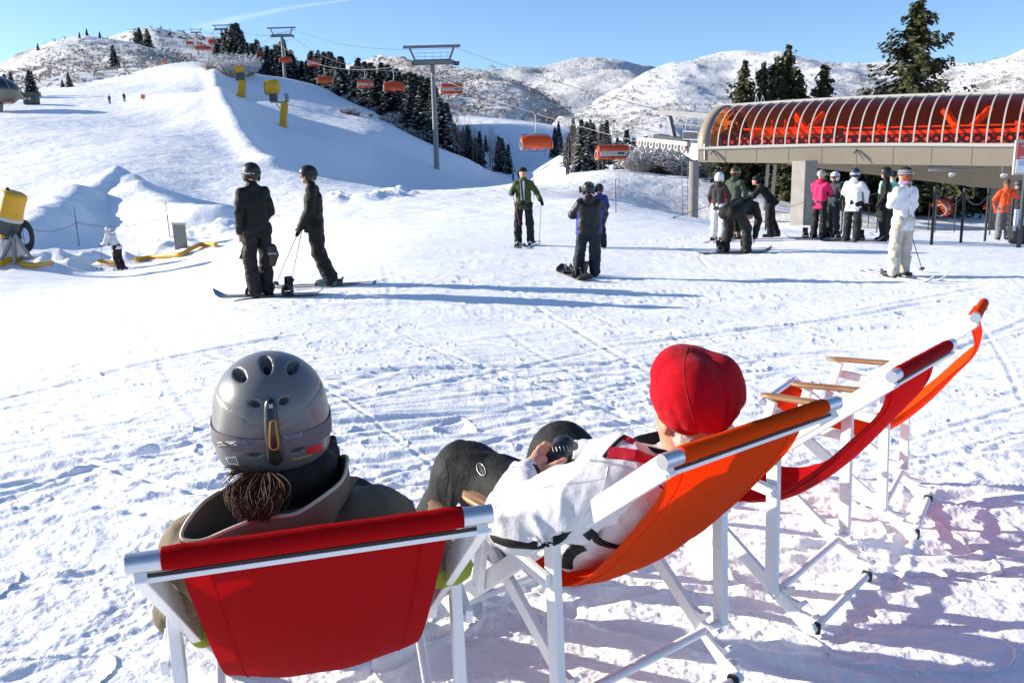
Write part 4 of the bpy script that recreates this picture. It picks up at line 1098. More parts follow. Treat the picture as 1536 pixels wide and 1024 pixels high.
def person(label, pos, yaw, H, jacket, trousers, gear=('helmet', (.01, .01, .01)), gog=True, pose=None, hyaw=0, boots=(.02, .02, .02), glove=(.012, .012, .012), vox=.0125,
           group=None, hem=.455, hood=False, accents=None, gogstrap=(.02, .02, .02), puff=1.0, tpuff=1.0, hair=None, text=None, face_up=0):
    J = dict(DEF)
    if pose: J.update(pose)
    P = {k: np.array(v)*H for k, v in J.items()}
    t = thing('person', label, 'person', pos, yaw, group)
    hr = Matrix.Rotation(hyaw, 3, 'Z') @ Matrix.Rotation(face_up, 3, 'X'); HR = np.array(hr); hd = P['head']
    hp = lambda x, y, z: hd+HR @ np.array((x, y, z))*H/1.75
    k = H/1.75
    b = Sdf(.03)
    b.cap(P['pel'], P['che'], .095*k, .10*k); b.cap(P['che'], P['neck'], .07*k, .055*k); b.cap(P['neck'], hp(0, 0, -.02), .053*k, .062*k)
    b.ell(hp(0, 0, .01), np.array((.074, .094, .112))*k, HR); b.ell(hp(0, .092, -.012), np.array((.014, .022, .026))*k, HR, 0, .012); b.ell(hp(0, .062, -.075), np.array((.035, .03, .03))*k, HR, 0, .02)
    for s in 'LR':
        b.chain([P['che'], P['sh'+s], P['el'+s], P['wr'+s]], [.06*k, .05*k, .036*k, .027*k]); b.chain([P['hip'+s], P['knee'+s], P['ank'+s]], [.075*k, .052*k, .04*k])
        b.ell(hp(-.076 if s == 'L' else .076, -.005, 0), np.array((.010, .02, .03))*k, HR, 0, .008)
        d = P['wr'+s]-P['el'+s]; d = d/np.linalg.norm(d); b.cap(P['wr'+s], P['wr'+s]+d*.06*k, .026*k, .03*k)
    b.build('body', M_skin, t, vox=vox)
    jm = [cloth(jacket)]+([cloth(accents[0])] if accents else [])
    j = Sdf(.035*k)
    top = P['che']; bot = P['pel']+(P['che']-P['pel'])/np.linalg.norm(P['che']-P['pel'])*(-.055*H)
    tdir = (P['che']-P['pel'])/np.linalg.norm(P['che']-P['pel']); bot = P['pel']-tdir*(.535-(hem or .45))*H
    side = P['shR']-P['shL']; side = side/np.linalg.norm(side)
    for q in (-1, 1):
        ac = 1 if accents and accents[1] == 'sides' else 0
        j.cap(bot+side*q*.056*k*puff-tdir*.055*H*(hem is not None), top+side*q*.062*k*puff, .114*k*puff, .108*k*puff, 0)
        if ac: j.cap(bot+side*q*.125*k*puff-tdir*.055*H*(hem is not None), top+side*q*.115*k*puff, .068*k*puff, .066*k*puff, 1, .01)
    j.cap(top, P['neck']+np.array((0, 0, -.012*H)), .095*k, .068*k)
    j.cap(P['neck']+np.array((0, 0, -.02*H)), P['neck']+np.array((0, .004*H, .018*H)), .066*k, .064*k, 0, .01)
    if hood: j.ell(P['neck']+(-.055*k)*np.array((HR @ np.array((0, 1, 0)))*[1, 1, 0])+np.array((0, 0, -.012)), np.array((.095, .075, .075))*k, None, 0, .02)
    for s in 'LR':
        j.cap(P['neck']+np.array((0, 0, -.018*H)), P['sh'+s]+np.array((0, 0, .004*H)), .062*k, .052*k, 0, .02)
        m = (P['sh'+s]+P['el'+s])/2
        ac = 1 if accents and accents[1] == 'sleeves' else 0
        j.chain([P['che']*.3+P['sh'+s]*.7, P['sh'+s]], [.070*k, .066*k]); j.chain([P['sh'+s], m, P['el'+s]], [.066*k*puff, .062*k*puff, .056*k*puff], ac, .03); j.chain([P['el'+s], P['wr'+s]], [.060*k*puff, .045*k*puff], ac, .02)
    arms = [P['el'+s] for s in 'LR']+[P['wr'+s] for s in 'LR']
    j.build('jacket', jm, t, clip=None if hem is None else lambda G: np.where(np.minimum(np.linalg.norm(G-P['wrL'], axis=-1), np.linalg.norm(G-P['wrR'], axis=-1)) < .075*k, -1., ((bot-G) @ tdir)), vox=vox, wrinkle=.014*k, wscale=9, seed=hash(label) % 97 if False else len(label), wstretch=(1, 1, .8))
    p = Sdf(.04*k)
    for s in 'LR':
        m = (P['knee'+s]+P['ank'+s])/2
        p.chain([P['pel'], P['hip'+s], P['knee'+s], m, P['ank'+s]], [.105*k*tpuff, .100*k*tpuff, .079*k*tpuff, .080*k*tpuff, .084*k*tpuff])
    p.build('trousers', cloth(trousers), t, vox=vox, wrinkle=.017*k, wscale=9, seed=len(label)+3, wstretch=(1, 1, 1.1))
    for s in 'LR':
        a = P['ank'+s]; kn = P['knee'+s]; fd = np.array(pose.get('toe'+s, (0, 1, 0)) if pose else (0, 1, 0.)); fd = fd/np.linalg.norm(fd)
        bo = Sdf(.02); bo.cap(a+np.array((0, 0, .05*k)), a, .058*k, .056*k); bo.cap(a+np.array((0, 0, -.055*k))-fd*.05*k, a+np.array((0, 0, -.062*k))+fd*.16*k, .052*k, .045*k)
        bo.build('boot', cloth(boots, .4), t, vox=.011)
        w = P['wr'+s]; d = w-P['el'+s]; d = d/np.linalg.norm(d)
        if glove is not None:
            g = Sdf(.012); g.cap(w-d*.03, w+d*.05*k, .040*k, .038*k)
            sd = np.cross(d, np.array((0, 0, 1.))); sd = sd/(np.linalg.norm(sd)+1e-9)
            for q in range(4):
                o = sd*(.018*q-.027)*k; g.chain([w+d*.06*k+o, w+d*(.10-.006*abs(q-1.5))*k+o+np.array((0, .012, -.012)), w+d*(.125-.01*abs(q-1.5))*k+o+np.array((0, .02, -.04))*k], [.014*k, .0125*k, .011*k], 0, .005)
            g.chain([w+d*.02*k+np.array((0, .025*k, 0)), w+d*.06*k+np.array((0, .055*k, .0))], [.016*k, .012*k], 0, .006)
            g.build('glove', cloth(glove, .5), t, vox=.007)
        else:
            g = Sdf(.01); g.cap(w, w+d*.05*k, .026*k, .03*k)
            for q in range(4):
                o = np.cross(d, np.array((0, 0, 1.)))*(.013*q-.02); g.cap(w+d*.06*k+o, w+d*.12*k+o+np.array((0, 0, -.02)), .0095*k, .008*k, 0, .004)
            g.build('hand', M_skin, t, vox=.006)
    kind, gc = gear[0], gear[1]
    if kind == 'helmet':
        s = Sdf(.02); s.ell(hp(0, -.008, .045), np.array((.112, .130, .112))*k, HR)
        for q in (-1, 1): s.ell(hp(q*.092, -.005, -.03), np.array((.026, .055, .06))*k, HR, 0, .03)
        s.cap(hp(0, -.075, -.02), hp(0, -.07, .03), .05*k, .05*k)
        s.cutbox(hp(0, .13, -.055), np.array((.075, .11, .085))*k, .02, HR)
        def cl(G): return -((G-hp(0, 0, -.085)) @ HR)[..., 2]
        h = s.build('helmet', mat('helmet_%d_%d_%d' % tuple(int(c*99) for c in gc), gc, .45, spec=.4, coat=.08), t, vox=.0085, clip=cl)
    elif kind == 'beanie':
        s = Sdf(.02); s.ell(hp(0, -.008, .05), np.array((.098, .112, .098))*k, HR)
        s.build('hat', cloth(gc), t, vox=.009, clip=lambda G: -((G-hp(0, 0, -.0)) @ HR)[..., 2]+.25*((G-hp(0, 0, 0)) @ HR)[..., 1])
        if len(gear) > 2:
            for zz in (.035, .062, .088):
                rr = math.sqrt(max(.01, 1-((zz-.05)/.098)**2)); m = MB(); m.tube([Vector(hp(.0985*rr*math.cos(a), -.008+.1125*rr*math.sin(a), zz)) for a in np.linspace(0, 2*PI, 25)], .006*k, 6, False); m.build('hat_stripe', cloth(gear[2]), t)
    elif kind == 'cap':
        s = Sdf(.015); s.ell(hp(0, -.008, .045), np.array((.094, .108, .085))*k, HR); s.box(hp(0, .12, .045), np.array((.06, .05, .008))*k, .007, HR)
        s.build('hat', cloth(gc), t, vox=.0085, clip=lambda G: -((G-hp(0, 0, .02)) @ HR)[..., 2])
    if hair is not None:
        s = Sdf(.02); s.ell(hp(0, -.03, -.0), np.array((.085, .085, .10))*k, HR); s.cap(hp(0, -.07, -.04), hp(0, -.085, -.16), .045*k, .03*k)
        s.build('hair', cloth(hair), t, vox=.01, wrinkle=.006, wscale=30, clip=lambda G: ((G-hp(0, .02, 0)) @ HR)[..., 1])
    if gog:
        rx, ry = (.117, .136) if kind == 'helmet' else (.094, .108)
        rows = []
        for zz in (-.004, .0, .030, .034):
            e = 0 if zz in (0, .030) else -.004
            rows.append([Vector(hp((rx+e)*math.cos(a), -.008+(ry+e)*math.sin(a), zz+.002)) for a in np.linspace(PI*.80, PI*2.2, 30)])
        st = MB().grid(rows).build('goggle_strap', cloth(gogstrap), t)
        s = Sdf(.02); s.ell(hp(0, .055, .008), np.array((.083, .062, .042))*k, HR)
        s.build('goggles', M_goggle, t, vox=.008)
        if text:
            wd, a0 = text
            letters = {'Z': [[(0, 1), (1, 1), (0, 0), (1, 0)]], 'e': [[(0, .35), (.8, .35), (.8, .6), (.2, .6), (0, .35), (.1, .05), (.8, .05)]], 'a': [[(.1, .6), (.8, .6), (.8, 0)], [(.8, .3), (.1, .3), (.1, 0), (.8, 0)]],
                       'l': [[(.4, 0), (.4, 1)]], '-': [[(.1, .4), (.8, .4)]], 'o': [[(.1, .05), (.1, .6), (.8, .6), (.8, .05), (.1, .05)]]}
            for i, ch in enumerate(wd):
                m = MB()
                for ln in letters[ch]:
                    m.tube([Vector(hp((rx+.003)*math.cos(a0+(i+x*.75)*.17), -.008+(ry+.003)*math.sin(a0+(i+x*.75)*.17), .006+z*.022)) for x, z in ln], .0036, 5)
                m.build('letter', mat('white_print', (.8, .8, .8), .5), st)
    return t, P
def W(t, v):
    """local point of a person -> world"""
    return Vector(t.location)+Matrix.Rotation(t.rotation_euler.z, 3, 'Z') @ Vector(v)
def ski_mesh(L_, w=.075):
    m = MB(); rows = []
    for k in range(25):
        f = k/24; y = (f-.45)*L_; hw = w/2*(.72+.5*(2*f-1)**2)*(1 if f < .93 else math.sqrt(max(.05, 1-((f-.93)/.07)**2))); z = .016+.10*max(0, (f-.88)/.12)**2+.02*max(0, (.05-f)/.05)**2
        rows.append([Vector((-hw, y, z)), Vector((hw, y, z)), Vector((hw, y, z-.012)), Vector((-hw, y, z-.012)), Vector((-hw, y, z))])
    m.grid(rows, False); m.add(rows[0][:4], [(0, 1, 2, 3)]); m.add(rows[-1][:4], [(0, 1, 2, 3)])
    return m
def ski(label, pos, yaw, col, L_=1.62, group='skis worn by the standing skiers'):
    t = thing('ski', label, 'ski', pos, yaw, group)
    ski_mesh(L_).build('ski_plate', mat('ski_%d_%d_%d' % tuple(int(c*99) for c in col), col, .3, coat=.3), t)
    m = MB(); m.box((0, .13, .045), (.06, .10, .055), None, .012); m.build('toe_binding', M_dark, t)
    m = MB(); m.box((0, -.17, .05), (.055, .10, .065), None, .012); m.box((0, -.215, .085), (.03, .03, .05), Matrix.Rotation(.5, 3, 'X'), .008); m.build('heel_binding', M_dark, t)
    return t
def snowboard(label, pos, yaw, col, L_=1.5, tilt=0, binds=True):
    t = thing('snowboard', label, 'snowboard', pos, yaw, 'snowboards on the snow'); t.rotation_euler = (tilt, 0, yaw)
    m = MB(); rows = []
    for k in range(31):
        f = k/30; y = (f-.5)*L_; q = abs(2*f-1); hw = .135*(.86+.16*q*q)*(1 if q < .84 else math.sqrt(max(.02, 1-((q-.84)/.16)**2))); z = .02+.11*max(0, (q-.78)/.22)**2
        rows.append([Vector((-hw, y, z)), Vector((hw, y, z)), Vector((hw, y, z-.012)), Vector((-hw, y, z-.012)), Vector((-hw, y, z))])
    m.grid(rows, False); m.build('deck', mat('board_%d_%d_%d' % tuple(int(c*99) for c in col), col, .3, coat=.3), t)
    if binds:
        for s in (-1, 1):
            m = MB(); y = s*.25
            m.box((0, y, .035), (.25, .12, .02), None, .008)
            hb = [Vector((.05+.085*math.cos(a), y+.062*math.sin(a), .05)) for a in np.linspace(-1.4, 1.4, 10)]
            hb2 = [v+Vector((.05, 0, .20)) for v in hb]; m.grid([hb, [v.lerp(w_, .5) for v, w_ in zip(hb, hb2)], hb2])
            for xx in (-.06, .03): m.tube([Vector((xx, y+.065*math.cos(a), .04+.12*math.sin(a))) for a in np.linspace(0, PI, 9)], .014, 6)
            m.build('binding', M_dark, t)
    return t
def pole(label, top, tip, col=(.30, .28, .28), group='ski poles held by the skiers'):
    top, tip = Vector(top), Vector(tip)
    t = thing('ski_pole', label, 'ski pole', tip, 0, group)
    d = top-tip; n = d.normalized()
    m = MB(); m.tube([Vector((0, 0, 0)), d], [.006, .009], 8); m.build('shaft', mat('pole_%d_%d_%d' % tuple(int(c*99) for c in col), col, .35, metal=.3), t)
    m = MB(); m.tube([d-n*.06, d+n*.06], [.017, .015], 8); m.build('grip', M_blk, t)
    m = MB(); m.tube([n*.055, n*.06, n*.075], [.045, .04, .012], 12); m.build('basket', M_blk, t)
    return t
def feet(px, py): return gp(px, py)
# man in black seen from behind, on a snowboard
c = feet(393, 446)
t, P = person('person in black on a snowboard seen from behind, goggles strap across black helmet', c, .80, 1.86, (.009, .0095, .009), (.013, .013, .014), ('helmet', (.012, .012, .012)), True,
      dict(wrL=(-.115, .03, .50), elL=(-.130, -.015, .64), wrR=(.085, .08, .535), elR=(.130, .0, .63), ankL=(-.05, 0, .065), ankR=(.062, .02, .065), head=(.004, .01, .905)), hyaw=.05, text=('Zeal-o', 3.40), glove=None)
snowboard('black snowboard under the boots of the person seen from behind at left', (c.x+.12, c.y-.02, c.z+.02), R(90)+.03, (.012, .012, .013), 1.55)
g = thing('glove', 'pair of black gloves dangling at the left hip of the person on snowboard', 'glove', at(366, 374, c.y-.05))
s = Sdf(.012); s.cap((.03, 0, .05), (0, 0, -.02), .035, .042)
for q in range(4): s.cap((-.02+.008*q, 0, -.03), (-.07+.022*q, .0, -.13+.012*abs(q-1)), .013, .011, 0, .005)
s.cap((.02, 0, -.02), (.06, 0, -.07), .014, .012, 0, .006); s.build('glove_shell', cloth((.012, .012, .012), .5), g, vox=.007)
g = thing('mitten', 'grey and black mitten hanging at the right side of the person on snowboard', 'mitten', at(409, 382, c.y-.15))
s = Sdf(.02); s.cap((0, 0, .09), (.02, 0, 0), .062, .06); s.cap((.02, 0, 0), (-.01, 0, -.12), .06, .045); s.build('mitten_shell', cloth((.03, .03, .032), .5), g, vox=.008)
MB().box((.01, -.05, .02), (.12, .03, .03), None, .01).build('mitten_strap', cloth((.25, .25, .25)), g)
# second man in black on skis, side on
c = feet(497, 429)
t, P = person('person in black with red goggles on skis, leaning on two poles behind the snowboarder', c, R(97), 1.82, (.008, .0085, .008), (.009, .0095, .009), ('helmet', (.012, .012, .012)), True,
      dict(hipL=(-.05, .10, .515), hipR=(.05, .10, .515), kneeL=(-.055, .085, .285), kneeR=(.055, .085, .285), pel=(0, .105, .535), che=(0, .095, .725), neck=(0, .10, .825), head=(0, .125, .905), shL=(-.105, .095, .795), shR=(.105, .095, .795),
           elL=(-.13, .12, .635), elR=(.13, .12, .635), wrL=(-.07, .20, .505), wrR=(.07, .20, .51), ankL=(-.06, 0, .065), ankR=(.06, 0, .065)), hyaw=.15, puff=1.12, tpuff=1.08, boots=(.10, .17, .16), text=('Zeal', -.35), hem=.45)
for sx in (-1, 1):
    f = W(t, (sx*.11, .05, 0)); ski('dark ski under the teal boots of the person leaning on poles', (f.x, f.y, f.z+.012), R(97), (.03, .03, .035))
pole('thin ski pole slanting forward from the hands of the skier in black', W(t, P['wrL'])+Vector((0, 0, .02)), gp(413, 430)+Vector((0, 0, .02)))
pole('thin ski pole slanting forward from the hands of the skier in black', W(t, P['wrR'])+Vector((0, 0, .02)), gp(437, 425)+Vector((0, 0, .02)))
# man in the green jacket, facing us
c = feet(787, 368)
t, P = person('person in an open green jacket and black trousers facing the camera on skis', c, R(172), 1.80, (.055, .085, .022), (.012, .012, .012), ('cap', (.01, .01, .01)), False,
      dict(elR=(.150, .02, .66), wrR=(.125, .13, .665), elL=(-.17, .02, .66), wrL=(-.225, .10, .575), ankL=(-.08, 0, .065), ankR=(.08, 0, .065), kneeL=(-.075, .015, .285), kneeR=(.075, .015, .285)), boots=(.55, .55, .55), face_up=.12)
m = MB(); rows = []
for k in range(7):
    f = k/6; z = (.81-.24*f)*1.8; rows.append([Vector((x*(1-.2*f), .205-.02*abs(x)*10*.3-.012*f, z)) for x in (-.055, -.02, .02, .055)])
m.grid(rows); m.build('shirt', cloth((.6, .6, .62)), t)
m = MB(); m.box((0.005, .215, .69*1.8), (.035, .02, .26*1.8), Matrix.Rotation(.08, 3, 'Y'), .008); m.build('zip_flap', cloth((.01, .01, .012)), t)
for sx in (-1, 1):
    f = W(t, (sx*.14, .05, 0)); ski('short black ski of the person in green, tip towards the camera', (f.x, f.y, f.z+.012), R(172)+sx*.05, (.02, .02, .022), 1.5)
pole('red ski pole held by the person in green', W(t, P['wrR'])+Vector((0, -.02, .02)), W(t, (.07, .20, .26*1.8)), (.35, .05, .04))
pole('grey ski pole held in the outstretched hand of the person in green', W(t, P['wrL'])+Vector((.02, 0, 0)), W(t, (-.35, .16, .04)))
# child snowboarder from behind, and the child hidden behind
c = feet(884, 416)
t, P = person('child snowboarder in black and blue jacket and patterned helmet, seen from behind', c, .02, 1.52, (.022, .021, .022), (.017, .021, .030), ('helmet', (.02, .02, .02)), True,
      dict(elL=(-.165, .03, .655), elR=(.170, .05, .655), wrL=(-.09, .15, .64), wrR=(.155, .12, .57), kneeL=(-.085, .05, .29), ankL=(-.125, .0, .075), ankR=(.055, 0, .065), hipL=(-.055, 0, .515)), accents=((.03, .06, .32), 'sides'), hood=True, puff=1.28, tpuff=1.2, gogstrap=(.05, .05, .05))
m = MB(); r_ = random.Random(8)
hd = P['head']
for q in range(16):
    a, e = r_.uniform(PI*.95, PI*2.05), r_.uniform(.35, 1.3); d = Vector((math.cos(a)*math.cos(e)*.1, math.sin(a)*math.cos(e)*.118-.007, .04+math.sin(e)*.1))
    o = Vector(hd)+d*.99; n = Vector((d.x, d.y, d.z-.04)).normalized(); x = n.orthogonal().normalized(); y = n.cross(x); w_ = r_.uniform(.008, .016)
    m.add([o+x*w_+n*.003, o+y*w_*.6+n*.003, o-x*w_+n*.003, o-y*w_*.6+n*.003], [(0, 1, 2, 3)])
m.build('helmet_print', cloth((.5, .5, .5)), t)
for sx in (-1, 1):
    s = Sdf(.012); s.cap(np.array(hd)+np.array((sx*.125, .0, -.02)), np.array(hd)+np.array((sx*.13, .02, .045)), .022, .02); s.build('goggle_side', cloth((.015, .015, .015)), t, vox=.008)
snowboard('black snowboard of the child, seen end-on with empty binding', W(t, (-.24, .12, .02)), .22, (.05, .035, .03), 1.35)
c = gat(899, 18.5)
person('child in a blue jacket mostly hidden behind the child snowboarder', c, .5, 1.42, (.02, .035, .16), (.015, .018, .03), ('helmet', (.02, .02, .02)), True)
# bending snowboarder
c = feet(1103, 380)
bend = dict(pel=(0, -.11, .50), hipL=(-.06, -.10, .49), hipR=(.06, -.10, .49), kneeL=(-.10, .04, .29), kneeR=(.11, .05, .29), ankL=(-.13, 0, .065), ankR=(.13, .02, .065), che=(.03, .12, .57), neck=(.05, .20, .50), head=(.06, .255, .435),
            shL=(-.08, .15, .55), shR=(.15, .16, .54), elL=(-.10, .20, .38), elR=(.19, .19, .38), wrL=(-.06, .16, .25), wrR=(.16, .17, .19))
t, P = person('person in black bending right over to fasten a snowboard binding', c, R(-38), 1.78, (.010, .010, .011), (.012, .012, .013), ('beanie', (.02, .02, .02)), False, bend, puff=1.22, tpuff=1.15, glove=None, hem=None)
snowboard('dark snowboard with tan bindings under the person bending over', (c.x-.08, c.y-.05, c.z+.02), R(88), (.02, .022, .025), 1.62)
# group by the pillar
c = gat(1079, 20.5)
t, P = person('person in white helmet, black and red jacket and white trousers by the pillar', c, R(-35), 1.66, (.035, .03, .032), (.62, .62, .63), ('helmet', (.72, .72, .72)), False, dict(elR=(.14, .05, .65), wrR=(.10, .13, .55)), accents=((.33, .012, .02), 'sides'), hood=True)
pole('dark ski pole trailing to the left of the person in white trousers', W(t, P['wrL']), W(t, P['wrL'])+Vector((-.95, .1, -.30)), (.03, .03, .03))
for sx in (-1, 1): f = W(t, (sx*.11, .05, 0)); ski('pale ski of the person in white trousers', (f.x, f.y, f.z+.01), R(-35), (.5, .5, .52))
c = gat(1103, 21.0)
person('person in a grey green jacket standing behind the one bending over', c, R(-50), 1.80, (.050, .066, .045), (.02, .02, .02), ('helmet', (.03, .025, .022)), True, dict(elR=(.15, .03, .645), wrR=(.11, .12, .53)), hood=True, gogstrap=(.45, .16, .03))
c = gat(1158, 21.5)
t, P = person('person in black leaning forward with arms held out to the left', c, R(72), 1.72, (.010, .010, .011), (.011, .011, .012), ('beanie', (.012, .012, .012)), False,
      dict(pel=(0, -.02, .53), che=(0, .10, .69), neck=(0, .16, .765), head=(0, .215, .83), shL=(-.10, .14, .745), shR=(.10, .14, .745), elL=(-.11, .24, .625), elR=(.11, .25, .60), wrL=(-.06, .36, .585), wrR=(.05, .38, .55), ankR=(.075, -.10, .065), kneeR=(.06, -.02, .285)), glove=None, hair=(.02, .012, .008))
# pink
c = gat(1232, 20.3)
t, P = person('person in a bright pink jacket and black trousers by the queue poles', c, R(-48), 1.66, (.70, .020, .12), (.014, .014, .015), ('beanie', (.30, .28, .27), (.55, .5, .5)), True, dict(elR=(.13, .08, .66), wrR=(.08, .16, .66), elL=(-.13, .06, .66), wrL=(-.06, .15, .64)), hood=True, hem=.435, gogstrap=(.5, .5, .5))
snowboard('black snowboard under the person in pink', (c.x-.05, c.y-.02, c.z+.02), R(75), (.02, .02, .02), 1.45)
c = gat(1254, 21.4)
person('person in dark clothes and white helmet facing the one in pink', c, R(120), 1.66, (.030, .036, .045), (.026, .030, .034), ('helmet', (.62, .62, .66)), True, dict(elR=(.14, .05, .66), wrR=(.06, .14, .68)), gogstrap=(.4, .03, .04))
# white jacket
c = gat(1283, 19.3)
t, P = person('person in a long white jacket and black trousers with dark helmet, on a snowboard', c, R(-42), 1.68, (.74, .74, .75), (.014, .014, .015), ('helmet', (.03, .03, .045)), True, dict(elR=(.155, .04, .665), wrR=(.13, .10, .55), elL=(-.15, .05, .665), wrL=(-.10, .12, .58)), hood=True, gogstrap=(.5, .48, .6), hem=.415, puff=1.08)
snowboard('black snowboard under the person in the long white jacket', (c.x-.05, c.y-.02, c.z+.02), R(72), (.02, .02, .02), 1.45)
# around the person in white
c = gat(1331, 19.8)
person('person all in black standing half hidden behind the one in white', c, R(60), 1.74, (.008, .010, .010), (.010, .010, .011), ('helmet', (.01, .01, .01)), True)
c = gat(1341, 20.6)
person('person in a mint green jacket behind the one in white', c, R(20), 1.70, (.28, .58, .42), (.02, .02, .02), ('beanie', (.02, .02, .02)), False, dict(elL=(-.155, .05, .70), wrL=(-.10, .10, .80), elR=(.17, .03, .67), wrR=(.16, .12, .70)), glove=(.30, .60, .45), puff=1.15)
c = feet(1349, 416)
t, P = person('person in white jacket, cream trousers and striped beanie on skis at right', c, R(24), 1.70, (.74, .74, .76), (.52, .48, .40), ('beanie', (.02, .022, .03), (.45, .45, .5)), False,
      dict(elL=(-.13, .03, .66), wrL=(-.06, .10, .74), elR=(.125, .0, .65), wrR=(.12, .08, .54), ankL=(-.078, .0, .065), kneeL=(-.07, .012, .285), ankR=(.07, .02, .065)), hair=(.28, .07, .03), tpuff=1.05, puff=.98, hem=.425)
m = MB(); m.tube([Vector((.07*math.cos(a), .01+.075*math.sin(a), .845*1.7+.012*math.sin(3*a))) for a in np.linspace(0, 2*PI, 20)], .028, 8); m.build('scarf', cloth((.28, .26, .36)), t)
for sx in (-1, 1): f = W(t, (sx*.11, .05, 0)); ski('pale ski of the person in cream trousers', (f.x, f.y, f.z+.01), R(200)+sx*.03, (.55, .55, .57), 1.5)
pole('dark ski pole of the person in cream trousers, slanting to the right', W(t, P['wrR']), gp(1384, 409)+Vector((0, 0, .02)), (.05, .05, .05))
c = gat(1513, 23.4)
person('person in a bright orange jacket and grey trousers near the sign', c, R(-15), 1.70, (.80, .085, .02), (.13, .135, .145), ('beanie', (.10, .05, .04)), False, dict(elR=(.17, .05, .69), wrR=(.12, .16, .68), elL=(-.165, .0, .66)), hood=True, hair=(.22, .11, .05), glove=(.7, .08, .02))
c = gat(1532, 24.4)
person('person in dark clothing standing by the orange jacket at the edge', c, R(80), 1.72, (.015, .017, .02), (.02, .02, .022), ('helmet', (.05, .05, .06)), True)
# skier in white at the left
c = feet(182, 406)
t, P = person('skier in white jacket and dark trousers on the left, leaning on two poles', c, R(70), 1.72, (.72, .72, .70), (.018, .013, .016), ('beanie', (.70, .68, .60)), False,
      dict(pel=(0, .04, .525), hipL=(-.05, .03, .51), hipR=(.05, .03, .51), che=(0, .15, .70), neck=(0, .21, .785), head=(0, .24, .86), shL=(-.105, .17, .765), shR=(.105, .17, .765), elL=(-.13, .23, .61), elR=(.13, .23, .61), wrL=(-.11, .34, .58), wrR=(.11, .30, .57), kneeL=(-.06, .06, .285), kneeR=(.06, .06, .285)), vox=.018, boots=(.5, .5, .5))
pole('thin ski pole of the skier in white at left', W(t, P['wrL']), W(t, (-.20, .42*1.72, .03)), (.06, .06, .06)); pole('thin ski pole of the skier in white at left', W(t, P['wrR']), W(t, (.22, .32*1.72, .03)), (.06, .06, .06))
for sx in (-1, 1): f = W(t, (sx*.11, .05, 0)); ski('black ski under the skier in white at left', (f.x, f.y, f.z+.01), R(80), (.03, .03, .03))
# far skiers
for lab, px, py, col, tr, yw in [('dark distant skier higher of the two on the left piste', 187, 153, (.02, .02, .03), (.02, .02, .02), .3), ('dark distant skier lower of the two on the left piste', 165, 156, (.03, .03, .035), (.03, .02, .02), 1.0),
        ('small distant skier in blue beyond the person in green', 770, 272, (.02, .06, .22), (.03, .03, .04), .4), ('distant snowboarder in navy on the sunlit edge of the run', 851, 262, (.015, .02, .06), (.015, .02, .05), 2.5),
        ('small distant skier in dark clothing behind the head of the person in green', 778, 268, (.02, .02, .022), (.02, .02, .02), .2)]:
    c = gp(px, py)
    person(lab, c, yw, 1.75, col, tr, ('helmet', (.02, .02, .02)), False, dict(kneeL=(-.07, .04, .285), elL=(-.17, .03, .66)), vox=.035)
# ------------------------------------------------------------------ chairlift: towers, ropes, chairs
M_galv = mat('galvanised_steel', (.20, .205, .21), .5, metal=.25, var=.1, vscale=2)
M_dkst = mat('dark_steel', (.06, .065, .065), .5, metal=.3)
M_beige = mat('warm_grey_paint', (.25, .215, .16), .5, spec=.4, var=.04, vscale=.6)
M_pale = mat('pale_paint', (.48, .47, .44), .45, spec=.4)
M_rib = mat('rib_paint', (.42, .40, .36), .5)
M_conc = mat('concrete', (.24, .23, .215), .85, bump=.01, bscale=6, var=.12, vscale=1.3)
M_yel = mat('yellow_paint', (.62, .33, .012), .45, spec=.4, var=.08, vscale=3)
M_redp = mat('red_paint', (.5, .03, .015), .5)
M_snowp = mat('snow_patch', (.86, .875, .9), .6)
def glass_mat(name, col, gl=.10):
    m = bpy.data.materials.new(name); m.use_nodes = True; N = m.node_tree.nodes; L = m.node_tree.links
    N.remove(N['Principled BSDF'])
    t = N.new('ShaderNodeBsdfTransparent'); t.inputs['Color'].default_value = (*col, 1)
    g = N.new('ShaderNodeBsdfGlossy'); g.inputs['Roughness'].default_value = .06; g.inputs['Color'].default_value = (.9, .9, .9, 1)
    fr0 = N.new('ShaderNodeLayerWeight'); fr0.inputs['Blend'].default_value = .5
    fp = N.new('ShaderNodeMath'); fp.operation = 'POWER'; fp.inputs[1].default_value = 5; L.new(fr0.outputs['Facing'], fp.inputs[0])
    fr = N.new('ShaderNodeMapRange'); fr.inputs['To Min'].default_value = .035; fr.inputs['To Max'].default_value = .6; L.new(fp.outputs[0], fr.inputs['Value'])
    d = N.new('ShaderNodeBsdfDiffuse'); d.inputs['Color'].default_value = (col[0]*.6, col[1]*.6, col[2]*.6, 1)
    a = N.new('ShaderNodeMixShader'); a.inputs['Fac'].default_value = gl; L.new(t.outputs[0], a.inputs[1]); L.new(d.outputs[0], a.inputs[2])
    b = N.new('ShaderNodeMixShader'); L.new(fr.outputs[0], b.inputs['Fac']); L.new(a.outputs[0], b.inputs[1]); L.new(g.outputs[0], b.inputs[2])
    L.new(b.outputs[0], N['Material Output'].inputs['Surface'])
    return m
M_orglass = glass_mat('orange_polycarbonate', (1.0, .20, .010), .02)
M_bubble = mat('orange_bubble', (.62, .085, .008), .12, spec=.6, coat=.4, transl=.35)
TW = [(645, 252, 150, 70, 614.5, 97, 683, 101), (421, 133, 300, 42, 406, 56.5, 440, 56.5), (330, 90, 470, 38, 321.5, 46, 343, 46), (292, 92, 640, 44, 286.5, 50.3, 302, 50.3), (269.5, 76, 830, 46, 266, 50, 277, 49), (262, 72, 1020, 50, 259, 53, 268, 52)]
